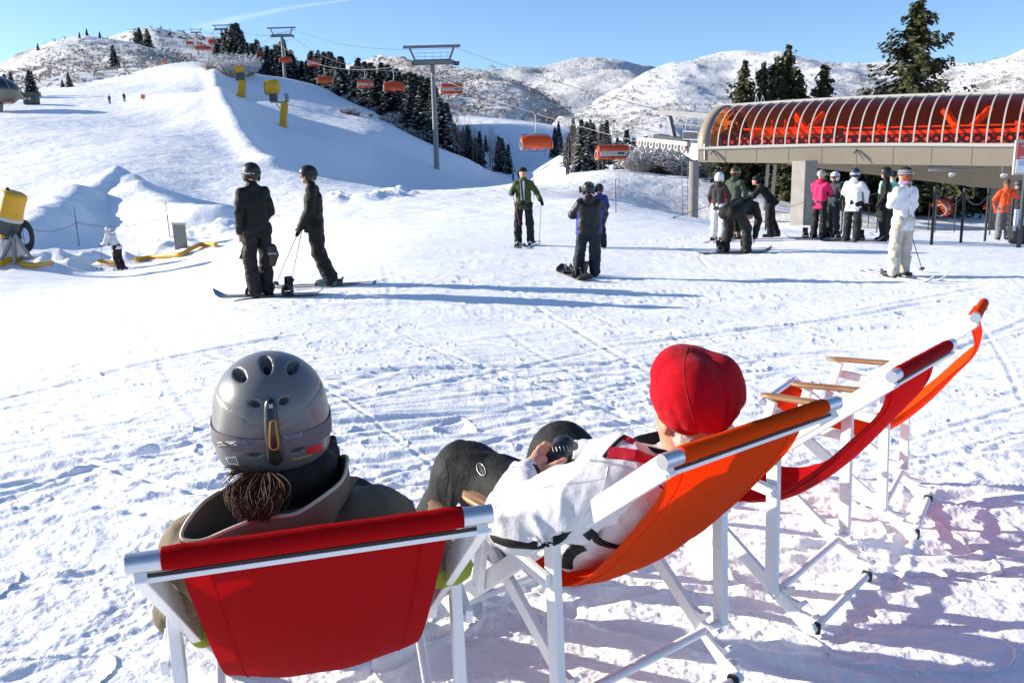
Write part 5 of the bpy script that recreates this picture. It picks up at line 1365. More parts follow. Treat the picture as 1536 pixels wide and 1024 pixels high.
def tower(i, label):
    px, pb, Y, pt, lx, ly, rx, ry = TW[i]
    A = at(lx, ly, Y); B = at(rx, ry, Y); bx = (A.x+B.x)/2
    base = Vector((bx, Y, gz(bx, Y))) if i < 2 else Vector((bx, Y, at(px, pb, Y).z))
    zr = (A.z+B.z)/2-base.z; hw = (B.x-A.x)/2; mid = (A+B)/2
    top = at((lx+rx)/2, pt, Y).z-base.z
    t = thing('lift_tower', label, 'lift tower', base, 0, 'chairlift towers climbing the hill')
    cx = mid.x-base.x
    r0 = .50 if i == 0 else .66
    m = MB(); m.tube([(0, 0, -2), (0, 0, zr*.5), (0, 0, zr+.3)], [r0, r0*.86, r0*.72], 20); m.build('pole', M_galv, t)
    m = MB(); m.box((cx, 0, zr+.55), (hw*2-.6, 1.0, .75), None, .08); m.build('crossarm', M_galv, t)
    m = MB()
    for s in (-1, 1): m.bar((cx+s*(hw-1.0), 0, zr+.8), (cx+s*(hw-.1), 0, top-.1), .32, .32)
    m.box((cx, 0, top), (hw*2+2.0, .42, .45), None, .04); m.build('lifting_frame', M_galv, t)
    m = MB()
    for s in (-.62, -.32, .05, .4, .7): m.bar((cx+s*hw, -.45, zr+.9), (cx+s*hw, -.45, zr+2.1), .05, .05)
    for z in (1.45, 2.1): m.bar((cx-hw*.8, -.45, zr+z), (cx+hw*.8, -.45, zr+z), .05, .05)
    m.bar((cx-hw*.8, -.5, zr+.95), (cx+hw*.8, -.5, zr+.95), .7, .06); m.build('catwalk_rail', M_galv, t)
    m = MB()
    for k in range(20 if i < 2 else 0):
        z = .8+(zr-1)*k/19; m.bar((-.25, -r0-.12, z), (.25, -r0-.12, z), .03, .03)
    if i < 2:
        for s in (-.25, .25): m.bar((s, -r0-.12, 0), (s, -r0-.12, zr), .04, .04)
        m.build('ladder', M_galv, t)
    dv = Vector((-.3, .95, .12)).normalized()
    for s in (-1, 1):
        m = MB(); c = Vector((cx+s*hw, 0, zr)); m.bar(c-dv*2.4+Vector((0, 0, .5)), c+dv*2.4+Vector((0, 0, .5)), .32, .3)
        m.bar(c+Vector((-s*.5, 0, .6)), c+Vector((0, 0, .5)), .3, .35)
        for k in range(8):
            q = c+dv*(-2.2+k*.63)+Vector((0, 0, .22)); x = Vector((.95, .3, 0)); m.tube([q-x*.07, q+x*.07], .27, 12)
        m.build('sheave_train', M_dkst if i else [M_dkst], t)
    return A, B
labs = ['tall grey lift tower nearest the camera, right of the yellow snow guns', 'second grey lift tower, behind the yellow snow gun with outstretched arm', 'third grey lift tower, in front of the tall firs', 'fourth grey lift tower, bare against the white slope', 'fifth lift tower, small and thin far up the slope', 'sixth lift tower, tiny at the end of the line']
TR = [tower(i, labs[i]) for i in range(6)]
def catline(P, sag, n=10):
    out = []
    for a, b in zip(P[:-1], P[1:]):
        L_ = (b-a).length
        for k in range(n):
            f = k/n; v = a.lerp(b, f); v.z -= sag*min(L_, 190)**2/10000*4*f*(1-f); out.append(v)
    out.append(P[-1]); return out
stL = at(962, 214, 84); stR = at(1000, 203, 90)
ropeL = catline([stL]+[a for a, b in TR], 1.6); ropeR = catline([stR]+[b for a, b in TR], 1.6)
def rope(label, P, r, m_=None):
    o = P[0]; t = MB().tube([v-o for v in P], [r*max(1, v.length/150) for v in P], 6, False).build('haul_rope', m_ or M_dkst, None, o)
    tag(t, label, 'cable', 'steel ropes of the chairlift'); return t
rope('left haul rope of the chairlift, carrying the chairs that come down', ropeL, .035, M_galv); rope('right haul rope of the chairlift, carrying the chairs that go up', ropeR, .035)
sig = catline([at(995, 167, 86)]+[at(TW[i][6]+2, TW[i][3]+2, TW[i][2]) for i in range(4)], .9)
sg = MB().tube([v-sig[0] for v in sig], [.04*max(1, v.length/170) for v in sig], 6, False).build('signal_cable', M_dkst, None, sig[0]); tag(sg, 'thin cable strung between the tops of the lift towers', 'cable')
def lift_chair(label):
    t = thing('lift_chair', label, 'lift chair', (0, 0, 0), 0, 'orange bubble chairs hanging on the lift')
    m = MB(); m.box((0, 0, 0), (.22, .8, .25), None, .05); m.box((0, .42, .06), (.3, .12, .12)); m.box((0, -.42, .06), (.3, .12, .12)); m.build('grip', M_dkst, t)
    m = MB(); m.tube([(0, 0, -.05), (-.05, .0, -.5), (-.08, 0, -1.6), (0, -.05, -2.25), (.35, -.15, -2.45), (.9, -.2, -2.5)], [.07]*6, 10); m.build('hanger', M_pale, t)
    m = MB()
    for z, y in ((-2.5, -.2), (-2.95, -.25)): m.tube([(-1.55, y, z), (1.55, y, z)], .05, 8)
    for s in (-1, 1):
        m.tube([(s*1.5, -.2, -2.5), (s*1.78, -.1, -2.8), (s*1.85, -.15, -3.6), (s*1.8, .1, -4.0), (s*1.7, .55, -4.1)], .05, 8)
    m.build('carrier_frame', M_dkst, t)
    m = MB(); m.box((0, .25, -4.0), (3.3, .6, .12), Matrix.Rotation(.12, 3, 'X'), .05); m.build('seat', M_dkst, t)
    m = MB(); m.box((0, -.16, -3.62), (3.3, .1, .62), Matrix.Rotation(-.18, 3, 'X'), .04); m.build('backrest', M_pale, t)
    m = MB(); m.box((.9, -.225, -3.62), (.8, .02, .22), Matrix.Rotation(-.18, 3, 'X')); m.build('back_panel', M_dkst, t)
    m = MB(); rows = []
    prof = [(-.28, -3.28), (-.26, -2.95), (-.05, -2.72), (.35, -2.62), (.75, -2.85), (1.02, -3.3), (1.1, -3.8), (1.0, -4.25)]
    pr = catmull([np.array(q) for q in prof], 3)
    for y, z in pr:
        row = []
        for k in range(13):
            x = -1.85+3.7*k/12; e = abs(x)/1.85; row.append(Vector((x*(1-.05*max(0, z+3)), y-.22*e**4, z-.10*e**4)))
        rows.append(row)
    m.grid(rows); 
    for e in (0, 12):
        c_ = Vector((rows[0][e].x, .2, -3.35)); sec = [rows[r][e] for r in range(len(rows))]
        m.add([c_]+sec, [(0, k+1, k+2) for k in range(len(sec)-1)])
    m.build('bubble', M_bubble, t)
    for s in (-1, 1):
        m = MB(); m.tube([Vector((s*1.93, .35+.55*math.cos(a), -3.75+.55*math.sin(a))) for a in np.linspace(0, 2*PI, 17)], .045, 6, False); m.build('side_ring', M_pale, t)
    m = MB()
    for x in (-1.1, 0, 1.1): m.tube([(x, .5, -4.05), (x, .8, -4.55)], .035, 6)
    m.tube([(-1.3, .8, -4.55), (1.3, .8, -4.55)], .04, 6); m.build('footrest', M_dkst, t)
    m = MB(); m.box((-.05, .1, -4.25), (.35, .35, .3), None, .06); m.build('under_box', M_redp, t)
    return t
def on_rope(P, px):
    best = None
    for a, b in zip(P[:-1], P[1:]):
        def qx(v):
            d = cam.matrix_world.inverted() @ v; return 768+F_PX*d.x/-d.z
        xa, xb = qx(a), qx(b)
        if min(xa, xb) <= px <= max(xa, xb) and xa != xb:
            return a.lerp(b, (px-xa)/(xb-xa)), (b-a).normalized()
    return P[-1].copy(), Vector((-.3, .95, .1))
proto = lift_chair('orange bubble chair coming down, nearest to the camera and facing it')
downs = [(803, 'orange bubble chair coming down, nearest to the camera and facing it'), (590, 'orange bubble chair coming down, just left of the nearest tower'), (486, 'orange bubble chair coming down in front of the dark firs'), (427, 'orange bubble chair against the pole of the second tower'),
         (387, 'orange bubble chair coming down, right of the third tower'), (357, 'orange bubble chair coming down, close to the third tower pole'), (336, 'small orange chair low beside the third tower'), (319, 'small orange chair coming down just left of the third tower'), (309, 'small orange chair coming down near the fourth tower'), (277, 'tiny orange chair far up the line, coming down'), (271, 'tiny orange chair far up the line, coming down'), (262, 'tiny orange chair far up the line, coming down'), (298, 'small orange chair left of the fourth tower'), (284, 'tiny orange chair far up the line, coming down'), (276, 'tiny orange chair far up the line, coming down'), (268, 'tiny orange chair far up the line, coming down')]
ups = [(920, 'orange bubble chair going up, pale back towards the camera, nearest the station'), (677, 'orange bubble chair going up, just right of the nearest tower'), (547, 'orange bubble chair going up with pale back in front of firs'), (470, 'orange bubble chair going up, right of the second tower'), (424, 'orange bubble chair high behind the second tower'), (363, 'orange bubble chair going up behind the tall firs'), (344, 'small orange chair going up beside the third tower'), (323, 'small orange chair going up past the third tower'), (290, 'tiny orange chair going up, far along the line'), (298, 'tiny orange chair going up, far along the line'), (283, 'tiny orange chair going up, far along the line'), (265, 'tiny orange chair going up, far along the line'), (272, 'tiny orange chair going up, far along the line')]
first = True
for lst, P, flip in ((downs, ropeL, True), (ups, ropeR, False)):
    for px, lab in lst:
        o = proto if first else copy_tree(proto); first = False
        v, d = on_rope(P, px); o.location = v; o['label'] = lab
        a = math.atan2(-d.x, d.y); o.rotation_euler = (0, 0, a*.6+(PI if flip else 0))
        if px < 350: o.scale = (1.35, 1.35, 1.35)
        if px < 320: o['group'] = 'tiny orange chairs far up the lift line'
# ------------------------------------------------------------------ lift station
def station():
    PL = at(1060, 245, 74); PR = at(1500, 233, 61)
    ax = Vector((PR.x-PL.x, PR.y-PL.y, 0)); Ls = ax.length; ax.normalize(); dp = Vector((-ax.y, ax.x, 0))
    if dp.y < 0: dp = -dp
    org = Vector((PL.x, PL.y, gz(PL.x, PL.y)))
    t = thing('lift_station', 'long lift station with a barrel roof of orange panes and pale ribs, on concrete columns', 'lift station', org)
    zl = lambda pyl, pyr, f: (at(1060, pyl, 74).z*(1-f)+at(1500, pyr, 61).z*f)-org.z
    EX = 1.35
    def pt(f, d, z): return ax*(f*Ls)+dp*d+Vector((0, 0, z))
    D = 5.2
    def arc(f, q, k=1.0):   # q 0 at eave .. 1 at the ridge
        zb, zt = zl(221, 214, f), zl(160, 140, f)+.25
        a = q*PI/2; bow = .16*math.sin(PI*min(max(f, 0), 1)); return pt(f, D*(1-math.cos(a)**1.15), zb+bow+(zt-zb)*math.sin(a)**.92*k)
    # glass, near half
    m = MB(); nf = 52
    m.grid([[arc(f, q) for f in np.linspace(.012, EX, nf)] for q in np.linspace(.0, .93, 13)]); m.build('orange_panes', M_orglass, t)
    # far half and ridge, opaque
    m = MB(); m.grid([[arc(f, .93)+dp*.0+Vector((0, 0, .02+.05*(q > 0))) if q == 0 else (arc(f, 1)*1+dp*(q*2.4-.6)+Vector((0, 0, .14-.35*(q-.35)**2))) for f in np.linspace(.0, EX, nf)] for q in (0, .25, .5, .8, 1.4)])
    m.grid([[arc(f, 1)+dp*2.7+Vector((0, 0, -.3)), ] * 1+[arc(f, q2)+dp*(2*(arc(f, 1)-arc(f, q2)).dot(dp)+0) for q2 in (.8, .6, .4, .2, 0)] for f in np.linspace(0, EX, nf)])
    m.build('rear_roof', mat('roof_sheet', (.34, .31, .28), .6), t)
    m = MB(); m.grid([[arc(f, .93)+Vector((0, 0, z))+dp*d for f in np.linspace(0, EX, nf)] for d, z in ((-.10, -.02), (-.12, .14), (.05, .2), (.35, .22))]); m.build('ridge_trim', M_pale, t)
    # ribs
    nr = 31
    for i in range(1, nr+1):
        f = i*.0435*EX/1.35
        m = MB(); rows = []
        for q in np.linspace(0, .93, 12):
            c = arc(f, q); n = (arc(f, min(q+.02, 1))-arc(f, max(q-.02, 0))).normalized().cross(ax); n = n if n.dot(dp) < 0 or n.z > 0 else -n
            if n.dot(Vector((0, 0, 1))-dp) < 0: n = -n
            rows.append([c-ax*.055-n*.03, c-ax*.055+n*.06, c+ax*.055+n*.06, c+ax*.055-n*.03])
        m.grid(rows, False, True); m.build('rib', M_rib, t)
    # end frame at the entrance
    m = MB(); rows = []
    for q in np.linspace(0, 1, 15):
        c = arc(0, q); w_ = .9-.25*q
        rows.append([c+ax*.12+dp*.15, c+ax*.12-dp*.12+Vector((0, 0, .08*q)), c-ax*w_-dp*.05+Vector((0, 0, .12*q)), c-ax*w_+dp*.4+Vector((0, 0, -.1))])
    m.grid(rows, True, True); m.build('end_frame', M_beige, t)
    # fascia with sill and panel joints
    fs = np.linspace(-.035, EX, 30)
    m = MB(); m.grid([[pt(f, -.12+dd, (zl(225, 221, f) if k else zl(243.5, 249, f))+.16*k*math.sin(PI*min(max(f, 0), 1))) for f in fs] for k, dd in ((0, .28), (0, 0), (1, 0))], False); m.build('fascia', M_beige, t)
    m = MB(); m.grid([[pt(f, -.12+dd, zl(225, 221, f)+dz+.16*math.sin(PI*min(max(f, 0), 1))) for f in fs] for dd, dz in ((.2, 0), (-.10, 0), (-.10, .18), (-.06, .24), (.25, .28))]); m.build('sill', M_pale, t)
    m = MB()
    for f in np.arange(.08, EX, .12): m.bar(pt(f, -.125, zl(243, 248.5, f)), pt(f, -.125, zl(226, 222, f)+.1), .025, .012)
    m.build('panel_joint', M_dkst, t)
    for f in (.03, .56):
        m = MB(); a = pt(f, -.2, zl(224, 221, f)-.1); m.bar(a+Vector((-.3, -.3, -.35)), a, .07, .07); m.bar(a, a+ax*.5+Vector((0, -.2, -.85)), .06, .06); m.build('lamp_arm', M_dkst, t)
    # floor, far skirt, inner walls
    m = MB(); m.grid([[pt(f, d, zl(243, 248, f)+.12) for f in np.linspace(-.02, EX, 8)] for d in (0, 9.6)]); m.build('soffit', mat('soffit_sheet', (.30, .29, .26), .7), t)
    m = MB(); m.grid([[pt(f, d, zl(225, 221, f)-.05) for f in np.linspace(-.02, EX, 8)] for d in (.1, 9.5)]); m.build('deck', M_dkst, t)
    m = MB(); fq = np.linspace(.22, EX, 14)
    m.grid([[pt(f, 6.2+.6*k, zl(246, 246, f)-k*(.1+1.9*min(1, (f-.2)/.75))) for f in fq] for k in (0, 1)]); m.grid([[pt(f, 6.8+2.5*k, zl(246, 246, f)-(.1+1.9*min(1, (f-.2)/.75))) for f in fq] for k in (0, 1)])
    m.build('wheel_guard', M_beige, t)
    # machinery behind the panes
    mm = mat('machinery_paint', (.88, .86, .80), .5)
    for k in range(40):
        f = .06+k*.031; c = pt(f, .75, zl(221, 216, f)+.42)
        m = MB(); m.tube([c-dp*.1, c+dp*.1], .34, 14); m.build('tyre', M_blk, t)
        m = MB(); m.tube([c-dp*.13, c-dp*.02], .15, 10); m.build('hub', mm, t)
    m = MB()
    for f0, f1, z, h in ((.2, .46, 1.15, .35), (.5, 1.3, .95, .28), (.5, 1.3, 1.35, .10), (.13, .5, 1.45, .14)):
        m.bar(pt(f0, .95, zl(221, 216, f0)+z), pt(f1, .95, zl(221, 216, f1)+z), .25, h)
    for f in (.17, .36, .62, .86, 1.04, 1.22): m.bar(pt(f, 1.15, zl(225, 221, f)), pt(f, 1.15, zl(221, 216, f)+1.6), .35, .35)
    m.build('tyre_beam', mm, t)
    m = MB()
    for f, s in ((.36, -1), (.36, 1), (.86, -1), (.9, 1), (1.1, -1)):
        m.bar(pt(f, 1.5, zl(221, 216, f)+1.2), pt(f+s*.05, 2.3, zl(221, 216, f)+2.6), .4, .4)
    for f in (.22, .27, .31): m.bar(pt(f, 2.2, zl(221, 216, f)+.9), pt(f, 2.2, zl(221, 216, f)+2.2), .12, .12)
    m.build('strut', mm, t)
    m = MB(); fq = np.linspace(.05, EX, 20); m.grid([[pt(f, 4.0, zl(221, 216, f)+z) for f in fq] for z in (0, .8)]); m.build('inner_wall', mat('inner_panel', (.6, .55, .5), .7), t)
    # columns
    gl = gp(1040, 331, None) if False else gat(1040, 74)
    m = MB(); b = gat(1041, 73)-org; m.tube([b+Vector((0, 0, -1.5)), b+Vector((0, 0, zl(240, 240, 0)-b.z-.1))], .42, 22); m.build('round_column', M_conc, t)
    b = gat(1207, 67)-org; m = MB(); m.box(b+Vector((0, 0, 1.8)), (1.35, 1.35, 6.4), Matrix.Rotation(.5, 3, 'Z'), .03); m.build('square_column', M_conc, t)
    b = gat(1518, 70)-org; m = MB(); m.box(b+Vector((0, 0, 1.6)), (2.0, 2.0, 6.0), Matrix.Rotation(.5, 3, 'Z'), .03); m.build('square_column', M_conc, t)
    # nose beam and sheaves in front of the entrance
    c0 = at(1056, 232, 74)-org; c1 = at(1000, 214, 83)-org
    m = MB(); vs = []
    A_ = [at(1000, 214, 83)-org, at(1058, 216, 74)-org, at(1058, 240, 74)-org, at(1040, 240, 76)-org]
    n = dp*.5; vs = [v-n*.3 for v in A_]+[v+n for v in A_]; m.add(vs, [(0, 1, 2, 3), (7, 6, 5, 4)]+[(k, k+4, (k+1) % 4+4, (k+1) % 4) for k in range(4)]); m.build('nose_beam', M_pale, t)
    m = MB(); a, b2 = at(958, 214, 84)-org, at(1032, 222, 77)-org; m.bar(a+Vector((0, 0, .35)), b2+Vector((0, 0, .35)), .3, .35); m.build('sheave_beam', M_pale, t)
    for k in range(8):
        c = a.lerp(b2, (k+.3)/8)+Vector((0, 0, -.05)); d_ = (b2-a).normalized(); x = Vector((d_.y, -d_.x, 0)).normalized()
        m = MB(); m.tube([c-x*.12, c+x*.12], .34, 16); w_ = m.build('sheave', M_pale, t)
        m = MB(); m.tube([c-x*.14, c+x*.14], .2, 12); m.build('sheave_hub', M_redp if k in (0, 7) else M_dkst, w_)
    m = MB(); a, b2 = at(1010, 208, 84)-org, at(1040, 212, 78)-org; m.bar(at(986, 207, 88)-org, at(1030, 214, 80)-org, .9, .75); m.build('gearbox', M_dkst, t)
    m = MB(); m.bar(at(990, 168, 86)-org, at(1070, 175, 76)-org, .45, .5); m.bar(at(1003, 170, 85)-org, at(1011, 206, 84)-org, .4, .4); m.bar(at(1006, 185, 85)-org, at(1062, 190, 77)-org, .12, .12); m.build('mast', M_galv, t)
    m = MB()
    for x in (1025, 1036, 1047): m.bar(at(x, 183 if x < 1030 else 196, 79)-org, at(x, 222, 79)-org, .08, .08)
    for y in (197, 209): m.bar(at(1025, y, 79)-org, at(1047, y+1, 78)-org, .1, .1)
    m.box(at(1036, 202, 79)-org, (1.0, .06, .45)); m.bar(at(1048, 200, 78)-org, at(1062, 202, 76)-org, .07, .07); m.bar(at(1048, 212, 78)-org, at(1062, 213, 76)-org, .07, .07)
    m.tube([at(1028, 196, 79)-org, at(1031, 178, 80)-org, at(1034, 170, 80)-org], .05, 6); m.tube([at(1036, 194, 79)-org, at(1042, 180, 80)-org], .05, 6); m.build('service_platform', M_pale, t)
    m = MB()
    for s in (-.25, .25): m.bar(at(1027, 240, 75)-org+Vector((s, 0, 0)), gat(1029, 75)-org+Vector((s, 0, 0)), .05, .05)
    for k in range(14):
        v = (at(1027, 240, 75)-org).lerp(gat(1029, 75)-org, k/13); m.bar(v-Vector((.25, 0, 0)), v+Vector((.25, 0, 0)), .035, .035)
    m.build('ladder', M_galv, t)
    for x0, x1 in ((1152, 1147), (1163, 1157)):
        m = MB(); m.bar(at(x0, 246, 74)-org, at(x1, 318, 80)-org, .28, .16); m.build('stair_rail', M_galv, t)
    for x in (1272, 1367, 1435, 1516):
        f = ((at(x, 250, 66)-org).dot(ax))/Ls; c = pt(f, .9, zl(243, 248.5, f))
        m = MB(); m.tube([c, c+Vector((0, 0, -.5))], .06, 8); m.tube([c+Vector((0, 0, -.45)), c+Vector((.05, -.25, -.75))], [.12, .26], 12); m.build('floodlight', M_pale, t)
    m = MB(); f = ((at(1420, 250, 66)-org).dot(ax))/Ls; c = pt(f, .6, zl(243, 248.5, f)-.3); m.box(c, (1.6, .5, .35), Matrix.Rotation(-.5, 3, 'Z'), .05); m.box(c+ax*1.9+Vector((0, 0, -.05)), (2.2, .2, .12), Matrix.Rotation(-.5, 3, 'Z'), .03); m.build('camera_arm', M_galv, t)
    for k, (x, Y) in enumerate(((1131, 80), (1140, 80))):
        c = at(x+4, 158, Y)-org; m = MB()
        for sx in (-.55, .55): m.bar(c+Vector((sx, 0, -1.2)), c+Vector((0, 0, .9)), .07, .07)
        m.build('antenna_mast', M_pale, t)
    return t
station()
for i, (x, y, Y, lab) in enumerate([(1300, 265, 92, 'orange bubble chair turning under the station behind the queue'), (1415, 268, 86, 'bubble chair with dark seats hanging under the middle of the station'), (1497, 268, 74, 'orange bubble chair under the right end of the station')]):
    o = copy_tree(proto); o.location = at(x, y-1, Y)+Vector((0, 0, .6)); o.rotation_euler = (0, 0, PI+.5+.4*i); o['label'] = lab
# ------------------------------------------------------------------ queue poles, ropes, fences, sign
qp = [(1206, 276, 339), (1262, 293, 351), (1266, 300, 339), (1292, 318, 340), (1302, 311, 341), (1315, 278, 349), (1370, 281, 348), (1367, 300, 346), (1397, 283, 367), (1392, 300, 346), (1402, 300, 348), (1431, 290, 348), (1441, 285, 364), (1477, 285, 362), (1484, 300, 352), (1514, 300, 364), (1148, 300, 345)]
tops = []
for k, (x, y0, y1) in enumerate(qp):
    b = gp(x, y1); H = min(max((y1-y0)/F_PX*b.y, .9), 2.1)
    t = thing('queue_pole', 'thin black queue pole standing in the snow below the lift station', 'pole', b, 0, 'black poles of the lift queue')
    MB().tube([(0, 0, -.3), (0, 0, H)], .032, 10).build('shaft', M_blk, t); MB().tube([(0, 0, H-.02), (0, 0, H+.03)], [.045, .03], 10).build('cap', M_blk, t)
    tops.append(b+Vector((0, 0, H*.92)))
for k, (a, b) in enumerate(((0, 5), (5, 6), (6, 11), (8, 12), (12, 13), (13, 15), (2, 4), (16, 0))):
    A, B = tops[a], tops[b]; P = [A.lerp(B, f/12)-Vector((0, 0, .28*4*f/12*(1-f/12))) for f in range(13)]
    o = MB().tube([v-A for v in P], .014, 6).build('queue_rope', M_blk, None, A); tag(o, 'slack dark rope hung between black queue poles', 'rope', 'ropes of the lift queue')
def bamboo(px, y0, py, lab, col=(.25, .03, .03)):
    b = gp(px, py); H = (py-y0)/F_PX*b.y
    t = thing('marker_pole', lab, 'marker pole', b, 0, 'thin marker poles in the snow')
    MB().tube([(0, 0, -.3), (-.02, 0, H)], [.022, .015], 8).build('shaft', mat('bamboo_%d' % int(col[0]*99), col, .5), t); MB().tube([(-.01, 0, H*.45), (-.012, 0, H*.62)], .024, 8).build('dark_band', M_blk, t)
    return b+Vector((0, 0, H*.6))
p1 = bamboo(924, 270, 319, 'thin red marker pole right of the child snowboarder'); p2 = bamboo(929, 259, 296, 'thin pale marker pole beyond the red one', (.3, .2, .15)); p3 = bamboo(801, 263, 300, 'thin red marker pole right of the person in green')
l1 = bamboo(119, 311, 369, 'thin dark marker pole in front of the snow mound', (.05, .03, .03)); l2 = bamboo(255, 303, 357, 'thin red marker pole beside the pale utility box'); l0 = bamboo(38, 318, 372, 'short marker pole beside the big snow gun', (.1, .03, .03))
for A, B, lab in ((p3, p1, 'thin rope between the red marker poles beyond the skiers'), (l1, l2, 'thin reddish rope across the snow mound'), (l0, l1, 'thin reddish rope from the snow gun to the marker pole')):
    P = [A.lerp(B, f/12)-Vector((0, 0, .3*4*f/12*(1-f/12))) for f in range(13)]
    o = MB().tube([v-A for v in P], .012, 6).build('boundary_rope', mat('rope_red', (.2, .05, .05), .7), None, A); tag(o, lab, 'rope')
def sign():
    b = gp(1534, 372); Y = b.y
    t = thing('sign_board', 'red and white notice board in a pale frame at the right edge', 'sign', b)
    m = MB(); c = at(1536, 236, Y)-b; w_ = 30/F_PX*Y; h = 50/F_PX*Y
    m.box(c, (w_, .05, h), None, .01); m.build('frame', M_pale, t)
    m = MB(); m.box(c+Vector((0, -.03, h*.18)), (w_*.80, .02, h*.46)); m.build('red_panel', mat('sign_red', (.55, .07, .06), .5), t)
    m = MB(); m.box(c+Vector((0, -.03, -h*.25)), (w_*.80, .02, h*.38)); m.build('white_panel', mat('sign_white', (.75, .77, .8), .5), t)
    for k, (z, ml, ln) in enumerate(((.33, 'sign_white', .45), (.02, 'sign_white', .6), (-.02, 'sign_white', .5), (-.12, 'sign_blue', .6), (-.17, 'sign_blue', .55), (-.22, 'sign_blue', .6))):
        for q in range(5):
            m = MB(); m.box(c+Vector((-w_*ln/2+w_*ln*(q+.5)/5, -.042, h*z)), (w_*ln/5*.7, .006, h*.024)); m.build('line_of_text', mat(ml, (.08, .15, .45), .5), t)
    m = MB(); m.bar((c.x+.1, .05, -.3), (c.x+.1, .05, c.z), .07, .07); m.build('post', M_dkst, t)
    b2 = gp(1532, 366)
    t = thing('notice_panel', 'plain white panel on a dark base beside the orange jacket', 'panel', b2)
    c = at(1534, 330, b2.y)-b2; m = MB(); m.box(c, (.42, .05, 32/F_PX*b2.y), None, .01); m.build('panel', mat('sign_white', (.75, .77, .8), .5), t)
    m = MB(); m.box(Vector((c.x, .06, .2)), (.3, .3, .5), None, .03); m.build('base', M_blk, t)
sign()
# ------------------------------------------------------------------ snow guns and other slope gear
def big_gun():
    b = gp(22, 393); Y = b.y; g = lambda px, py, d=0: at(px, py, Y+d)-b; k = Y/F_PX
    t = thing('snow_gun', 'big yellow fan snow gun on a white trailer at the left edge', 'snow gun', b)
    a, e = g(22, 292), g(8, 352); ax = (e-a).normalized()
    m = MB(); pr = [(0, 12), (2, 16), (8, 17.2), (30, 17), (34, 18), (38, 18)]
    m.tube([a+ax*(p-4)*k for p, r in pr], [r*k for p, r in pr], 24, False); m.tube([a-ax*4*k, a-ax*3.9*k], [.05, 12*k], 24); m.build('barrel', M_yel, t)
    m = MB(); m.tube([a+ax*34*k, a+ax*37*k, a+ax*39*k], [18.2*k, 19*k, 18.4*k], 24, False); m.build('barrel_ring', M_pale, t)
    m = MB(); m.tube([a+ax*38*k, a+ax*50*k, a+ax*62*k], [17.5*k, 16*k, 10*k], 24, False); m.build('nozzle_ring', M_dkst, t)
    m = MB(); m.tube([a+ax*52*k, a+ax*66*k, a+ax*69*k], [7*k, 7.5*k, 5*k], 16); m.build('motor_nose', M_yel, t)
    m = MB(); m.ball(g(11, 284), 3*k); m.tube([g(11, 284), g(12, 296)], 1.2*k, 6); m.build('beacon', M_blk, t)
    h = g(38, 354, .3); m = MB()
    for q in range(7):
        rr = (9+q*1.2)*k; m.tube([h+Vector((rr*.55*math.cos(x), rr*.8*math.cos(x)*.5, rr*1.45*math.sin(x))) for x in np.linspace(0, 2*PI, 25)], 1.1*k, 6, False)
    m.build('hose_coil', M_blk, t)
    m = MB(); m.box(g(20, 372), (26*k, 20*k, 26*k), None, .05); m.build('control_box', M_pale, t)
    m = MB()
    for x0, y0, x1, y1 in ((20, 352, 0, 396), (22, 352, 46, 386), (20, 352, 22, 396)): m.bar(g(x0, y0, -.3), g(x1, y1, -.3), .09, .09)
    m.bar(g(-8, 389), g(50, 387), .15, .12); m.build('trailer_frame', M_galv, t)
    m = MB(); m.bar(g(14, 360), g(12, 345), .3, .3); m.build('swivel', M_dkst, t)
big_gun()
def post_gun(lab, px, pt_, pb, gx, gy, rad, arm):
    b = gp(px, pb); Y = b.y; k = Y/F_PX; g = lambda x, y, d=0: at(x, y, Y+d)-b
    t = thing('snow_gun', lab, 'snow gun', b)
    m = MB(); m.bar(Vector((0, 0, -.5)), g(px+3, pt_), 9*k, 9*k, bev=.05); m.box((0, 0, .15), (12*k, 12*k, .5), None, .05); m.build('padded_post', M_yel, t)
    m = MB(); m.tube([g(gx-rad*.9, gy+1), g(gx+rad*.8, gy-1), g(gx+rad, gy-1)], [rad*k, rad*1.05*k, rad*.8*k], 18); m.build('barrel', M_yel, t)
    m = MB(); m.tube([g(gx-rad*.92, gy+1), g(gx-rad*.85, gy+1)], rad*1.03*k, 18); m.build('nozzle_ring', M_dkst, t)
    m = MB(); m.box(g(gx+2, gy+rad+5), (11*k, 8*k, 11*k), None, .1); m.build('mount', M_dkst, t)
    if arm:
        m = MB(); m.bar(g(gx-2, gy+rad+12), g(px+6, pt_-1), .35, .3); m.box(g(px+6, pt_-7), (5*k, 5*k, 12*k), None, .05); m.build('arm', M_galv, t)
        m = MB(); m.tube([g(gx+6, gy+rad+14), g(gx+11, gy+rad+21), g(px-1, gy+rad+22)], .09, 6); m.build('hose', M_blk, t)
post_gun('yellow snow gun on a tall padded post with a long arm, on the shaded bank', 424, 154, 190, 408, 131, 10, True)
post_gun('yellow snow gun on a short padded post higher up by the snowy bushes', 361, 121, 145, 358, 105, 5.5, False)
b = gp(272, 372); t = thing('utility_box', 'pale grey utility box with a sloping lid in the snow', 'utility box', b); k = b.y/F_PX
MB().box((0, 0, 16*k), (17*k, 14*k, 38*k), Matrix.Rotation(.25, 3, 'Z'), .02).build('cabinet', M_conc, t); MB().box((0, 0, 36*k), (20*k, 17*k, 2.5*k), Matrix.Rotation(.25, 3, 'Z') @ Matrix.Rotation(.06, 3, 'Y'), .01).build('lid', M_pale, t)
